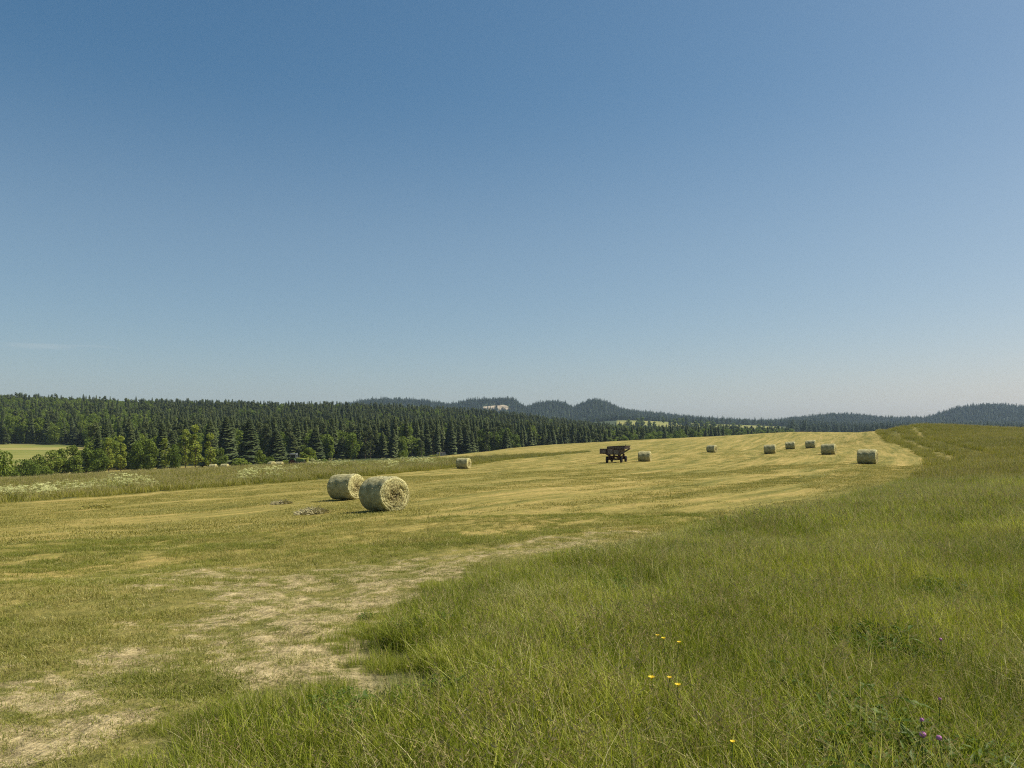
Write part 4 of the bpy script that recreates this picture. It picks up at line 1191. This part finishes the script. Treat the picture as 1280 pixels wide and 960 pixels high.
# ------------------------------------------------------------------ the tractor behind the unmown strip
M['green_paint'] = plain("green_paint", (.10, .17, .05), .4, 0, .3, 6)
M['lime_paint'] = plain("yellow_green_paint", (.34, .36, .06), .6, 0, .2, 6)
M['grey_paint'] = plain("grey_paint", (.26, .28, .29), .5, 0, .2, 6)
M['dark_glass'] = plain("cab_glass", (.03, .04, .05), .08, 0, .2, 3)
def tractor():
    x, y = at(369, 165)
    t = empty("tractor", (x, y, z1(x, y) + .35), 0, "grey-cabbed tractor with yellow green loader frame at the wood's edge", "tractor")
    wheel(t, (-.35, -.85, .80), .80, .42, (0, 1, 0)); wheel(t, (-.35, .85, .80), .80, .42, (0, 1, 0))
    wheel(t, (1.55, -.75, .52), .52, .32, (0, 1, 0)); wheel(t, (1.55, .75, .52), .52, .32, (0, 1, 0))
    b = MB(); b.box((.5, 0, .85), (2.6, .5, .4), bev=.03); b.build("chassis", M['grey_paint'], t)
    b = MB(); b.poly([(.35, -.38, 1.0), (1.95, -.38, .98), (1.95, -.38, 1.38), (1.75, -.38, 1.52), (.35, -.38, 1.66)], (0, .76, 0))
    h = b.build("bonnet", M['green_paint'], t)
    gr = MB(); gr.box((1.965, 0, 1.2), (.03, .6, .32)); gr.build("grille", M['tyre'], h)
    ex = MB(); ex.cyl((.9, -.3, 1.55), (.9, -.3, 2.3), .045, n=8); ex.build("exhaust", M['grey_paint'], h)
    c = MB()
    for sx in (-.95, .32):
        for sy in (-.62, .62): c.cyl((sx, sy, 1.1), (sx * .92 - .03, sy * .94, 2.5), .05, n=6)
    c.box((-.32, 0, 1.12), (1.3, 1.3, .25), bev=.03); cab = c.build("cab", M['grey_paint'], t)
    r = MB(); r.box((-.33, 0, 2.58), (1.5, 1.45, .17), bev=.05); r.build("cab_roof", M['grey_paint'], cab)
    w = MB(); w.box((-.33, 0, 1.85), (1.14, 1.14, 1.2)); w.build("cab_glass", M['dark_glass'], cab)
    m = MB()
    for sy in (-.85, .85): m.poly([(-1.05, sy - .22, 1.35), (-.7, sy - .22, 1.70), (.05, sy - .22, 1.70), (.35, sy - .22, 1.3), (.2, sy - .22, 1.3), (-.05, sy - .22, 1.60), (-.62, sy - .22, 1.60), (-.95, sy - .22, 1.3)], (0, .44, 0))
    m.build("mudguards", M['green_paint'], t)
    l = MB()
    for sy in (-.55, .55):
        l.cyl((.35, sy, 1.75), (2.5, sy, 1.55), .07, n=6); l.cyl((2.5, sy, 1.55), (2.75, sy, .6), .07, n=6)
    l.box((2.72, -.5, 1.25), (.10, .14, 1.2)); l.box((2.72, .5, 1.25), (.10, .14, 1.2)); l.box((2.72, 0, .8), (.10, 1.4, .14)); l.box((2.72, 0, 1.8), (.10, 1.2, .10)); ld = l.build("loader_frame", M['lime_paint'], t)
    i = MB(); i.box((-1.75, 0, .95), (1.2, 1.9, .45), bev=.06); i.box((-1.2, 0, .75), (.6, .3, .15)); i.cyl((-2.2, -.7, .9), (-2.2, .7, .9), .2, n=10); i.build("rear_mower", M['lime_paint'], t)
    return t
tractor()

def trailer():
    x, y = at(551.5, 222)
    t = empty("farm_trailer", (x, y, z1(x, y)), .1, "distant grey boxy trailer half sunk behind the crest, against the forest", "trailer")
    for sx in (-.7, .6):
        for sy in (-.8, .8): wheel(t, (sx, sy, .45), .45, .25, (0, 1, 0))
    b = MB(); b.box((0, 0, .85), (2.6, 1.6, .16), bev=.02); b.cyl((1.3, 0, .8), (2.6, 0, .5), .06, n=8); b.build("chassis", M['rust'], t)
    b = MB()
    b.box((0, -.85, 1.65), (2.5, .06, 1.3)); b.box((0, .85, 1.65), (2.5, .06, 1.3)); b.box((-1.25, 0, 1.65), (.06, 1.64, 1.3)); b.box((1.25, 0, 1.65), (.06, 1.64, 1.3)); b.box((0, 0, .98), (2.5, 1.64, .06))
    bb = b.build("box_body", M['grey_paint'], t)
    for xx in (-.8, 0, .8):
        p = MB(); p.box((xx, -.90, 1.65), (.08, .05, 1.3)); p.build("side_post", M['rust'], bb)
    b = MB(); b.box((0, 0, 2.42), (2.1, 1.4, .10), bev=.02)
    for sx in (-.9, .9): b.cyl((sx, -.6, 2.0), (sx, -.6, 2.4), .03, n=6); b.cyl((sx, .6, 2.0), (sx, .6, 2.4), .03, n=6)
    b.build("canopy", M['wood_pale'], t)
trailer()
def rake():
    x, y = at(544, 212)
    t = empty("hay_rake", (x, y, z1(x, y) + .4), 0, "tiny yellow green hay machine between the bright bale and the grey trailer", "hay rake")
    for sy in (-.7, .7): wheel(t, (0, sy, .35), .35, .2, (0, 1, 0))
    b = MB(); b.cyl((-1.3, 0, 1.2), (1.3, 0, 1.5), .10, n=8); b.cyl((0, -.7, .35), (0, .7, .35), .05, n=8); b.cyl((0, 0, .35), (0, 0, 1.4), .07, n=8)
    b.cyl((1.2, 0, .6), (1.2, 0, 2.2), .08, n=8); b.build("frame", M['lime_paint'], t)
    for sx in (-.95, 0, .8):
        r = MB(); c = Vector((sx, -.3, 1.1)); r.cyl(c, c + Vector((0, .08, 0)), .12, n=10)
        for k in range(10):
            a = 2 * PI * k / 10; r.cyl(c, c + Vector((math.cos(a) * .45, 0, math.sin(a) * .45)), .022, .015, 5)
        r.build("tine_wheel", M['lime_paint'], t)
rake()

# ------------------------------------------------------------------ the far house
M['plaster'] = plain("pale_plaster", (.72, .71, .66), .9, 0, .08, .5)
M['roof'] = plain("roof_tiles", (.30, .27, .26), .85, 0, .3, 1.2)
def house():
    x, y = at(861.5, 1440)
    t = empty("house", (x, y, z1(x, y) - .3), math.radians(25), "tiny white gabled house among the distant fields", "house")
    b = MB(); b.poly([(-4.5, -3.5, 0), (4.5, -3.5, 0), (4.5, -3.5, 4.2), (0, -3.5, 8.4), (-4.5, -3.5, 4.2)], (0, 10, 0)); b.build("wall", M['plaster'], t)
    r = MB()
    for s in (-1, 1): r.poly([(s * 5.1, -4, 3.8), (0, -4, 8.6), (0, -4, 8.9), (s * 5.1, -4, 4.1)], (0, 11, 0))
    ro = r.build("roof", M['roof'], t)
    c = MB(); c.box((1.3, 1, 8.6), (.7, .7, 1.8)); c.build("chimney", M['plaster'], ro)
    for xx, zz in ((-2, 1.6), (2, 1.6), (0, 5)):
        w = MB(); w.box((xx, -3.53, zz), (1.1, .08, 1.3)); w.build("window", M['dark_glass'], t)
    d = MB(); d.box((0, -3.53, 1.05), (1.0, .08, 2.1)); d.build("door", M['wood_old'], t)
house()

# ------------------------------------------------------------------ flowers in the meadow that can be counted
M['yellow'] = plain("yellow_petal", (.80, .55, .02), .6, 0, .1, 40)
M['pink'] = plain("pink_floret", (.52, .22, .42), .7, 0, .3, 60)
M['stem'] = plain("green_stem", (.10, .15, .03), .7, 0, .2, 20)
def flower(kind, u, row, label, group, size, h=.36):
    # row of the flower head: solve the depth at which a stem of height h puts the head there
    Ys = np.geomspace(2.6, 30, 900); X = (u - 640) / 960 * Ys
    rr = 538 + 960 * (EYE - Zf(X, Ys, False) - h) / Ys; k = int(np.argmax(rr <= row)); y = float(Ys[k]); x = float(X[k])
    t = empty(kind, (x, y, z1(x, y)), random.uniform(0, 6), label, "flower", group)
    s = MB(); p = Vector((0, 0, -.03)); q = Vector((.01, .01, h * .5)); e = Vector((.03, 0, h)); s.cyl(p, q, .0028, .0024, 6); s.cyl(q, e, .0024, .0018, 6); s.build("stem", M['stem'], t)
    b = MB()
    if kind == "yellow_flower":
        for i in range(9):
            a = 2 * PI * i / 9; d = Vector((math.cos(a), math.sin(a), .65)); w = Vector((-math.sin(a), math.cos(a), 0)) * size * .22
            c0 = e + d * size * .15; c1 = e + d * size * .75; c2 = e + d * size
            vs = [b.bm.verts.new(v) for v in (c0 - w * .4, c1 - w, c2, c1 + w, c0 + w * .4)]; b.bm.faces.new(vs)
        b.build("petals", M['yellow'], t)
        c = MB(); bmesh.ops.create_icosphere(c.bm, subdivisions=2, radius=size * .28, matrix=Matrix.Translation(e)); c.build("flower_centre", M['yellow'], t, True)
    else:
        for i in range(60):
            d = Vector((random.gauss(0, 1), random.gauss(0, 1), random.gauss(.3, 1))).normalized(); w = d.orthogonal().normalized() * size * .10
            vs = [b.bm.verts.new(v) for v in (e + d * size * .3 - w, e + d * size * .9, e + d * size * .3 + w)]; b.bm.faces.new(vs)
        bmesh.ops.create_icosphere(b.bm, subdivisions=2, radius=size * .6, matrix=Matrix.Translation(e))
        b.build("flower_head", M['pink'], t)
GY = "yellow flowers in the meadow"; GP = "pink clover heads in the near grass"
for i, (u, r, lb) in enumerate([(826, 796, "leftmost of the three upper yellow flowers"), (835, 800, "middle one of the three upper yellow flowers"), (843, 802, "rightmost of the three upper yellow flowers"),
                 (818, 838, "largest yellow flower, first of the lower three"), (830, 840, "middle yellow flower of the lower three"), (843, 848, "wide open yellow flower at the end of the lower three"), (916, 935, "single small yellow flower low in the grass by itself")]):
    flower("yellow_flower", u, r, lb, GY, [.014, .016, .015, .02, .014, .018, .012][i])
for i, (u, r, lb) in enumerate([(1149, 902, "small pale pink clover head above the bigger ones"), (1150, 915, "bright pink clover head, first of three in a row"), (1164, 921, "middle purple clover head of three in a row"), (1180, 921, "last pink clover head of three in a row"),
                 (1170, 868, "lone faint clover head higher in the grass"), (1182, 797, "farthest purple clover head in the meadow")]):
    flower("clover_flower", u, r, lb, GP, [.014, .019, .018, .019, .012, .016][i], .33)

# ------------------------------------------------------------------ the hazy summer air
def haze():
    m = bpy.data.materials.new("haze"); m.use_nodes = True; nt = m.node_tree
    nt.nodes.remove(nt.nodes["Principled BSDF"])
    v = N(nt, "ShaderNodeVolumePrincipled"); v.inputs["Color"].default_value = (.60, .78, 1.0, 1); v.inputs["Density"].default_value = 0.68e-4; v.inputs["Anisotropy"].default_value = .1
    nt.links.new(v.outputs[0], nt.nodes["Material Output"].inputs["Volume"])
    b = MB(); b.box((0, 0, 50), (10300, 10300, 240)); o = b.build("haze", m)
    tag(o, kind="stuff")
haze()
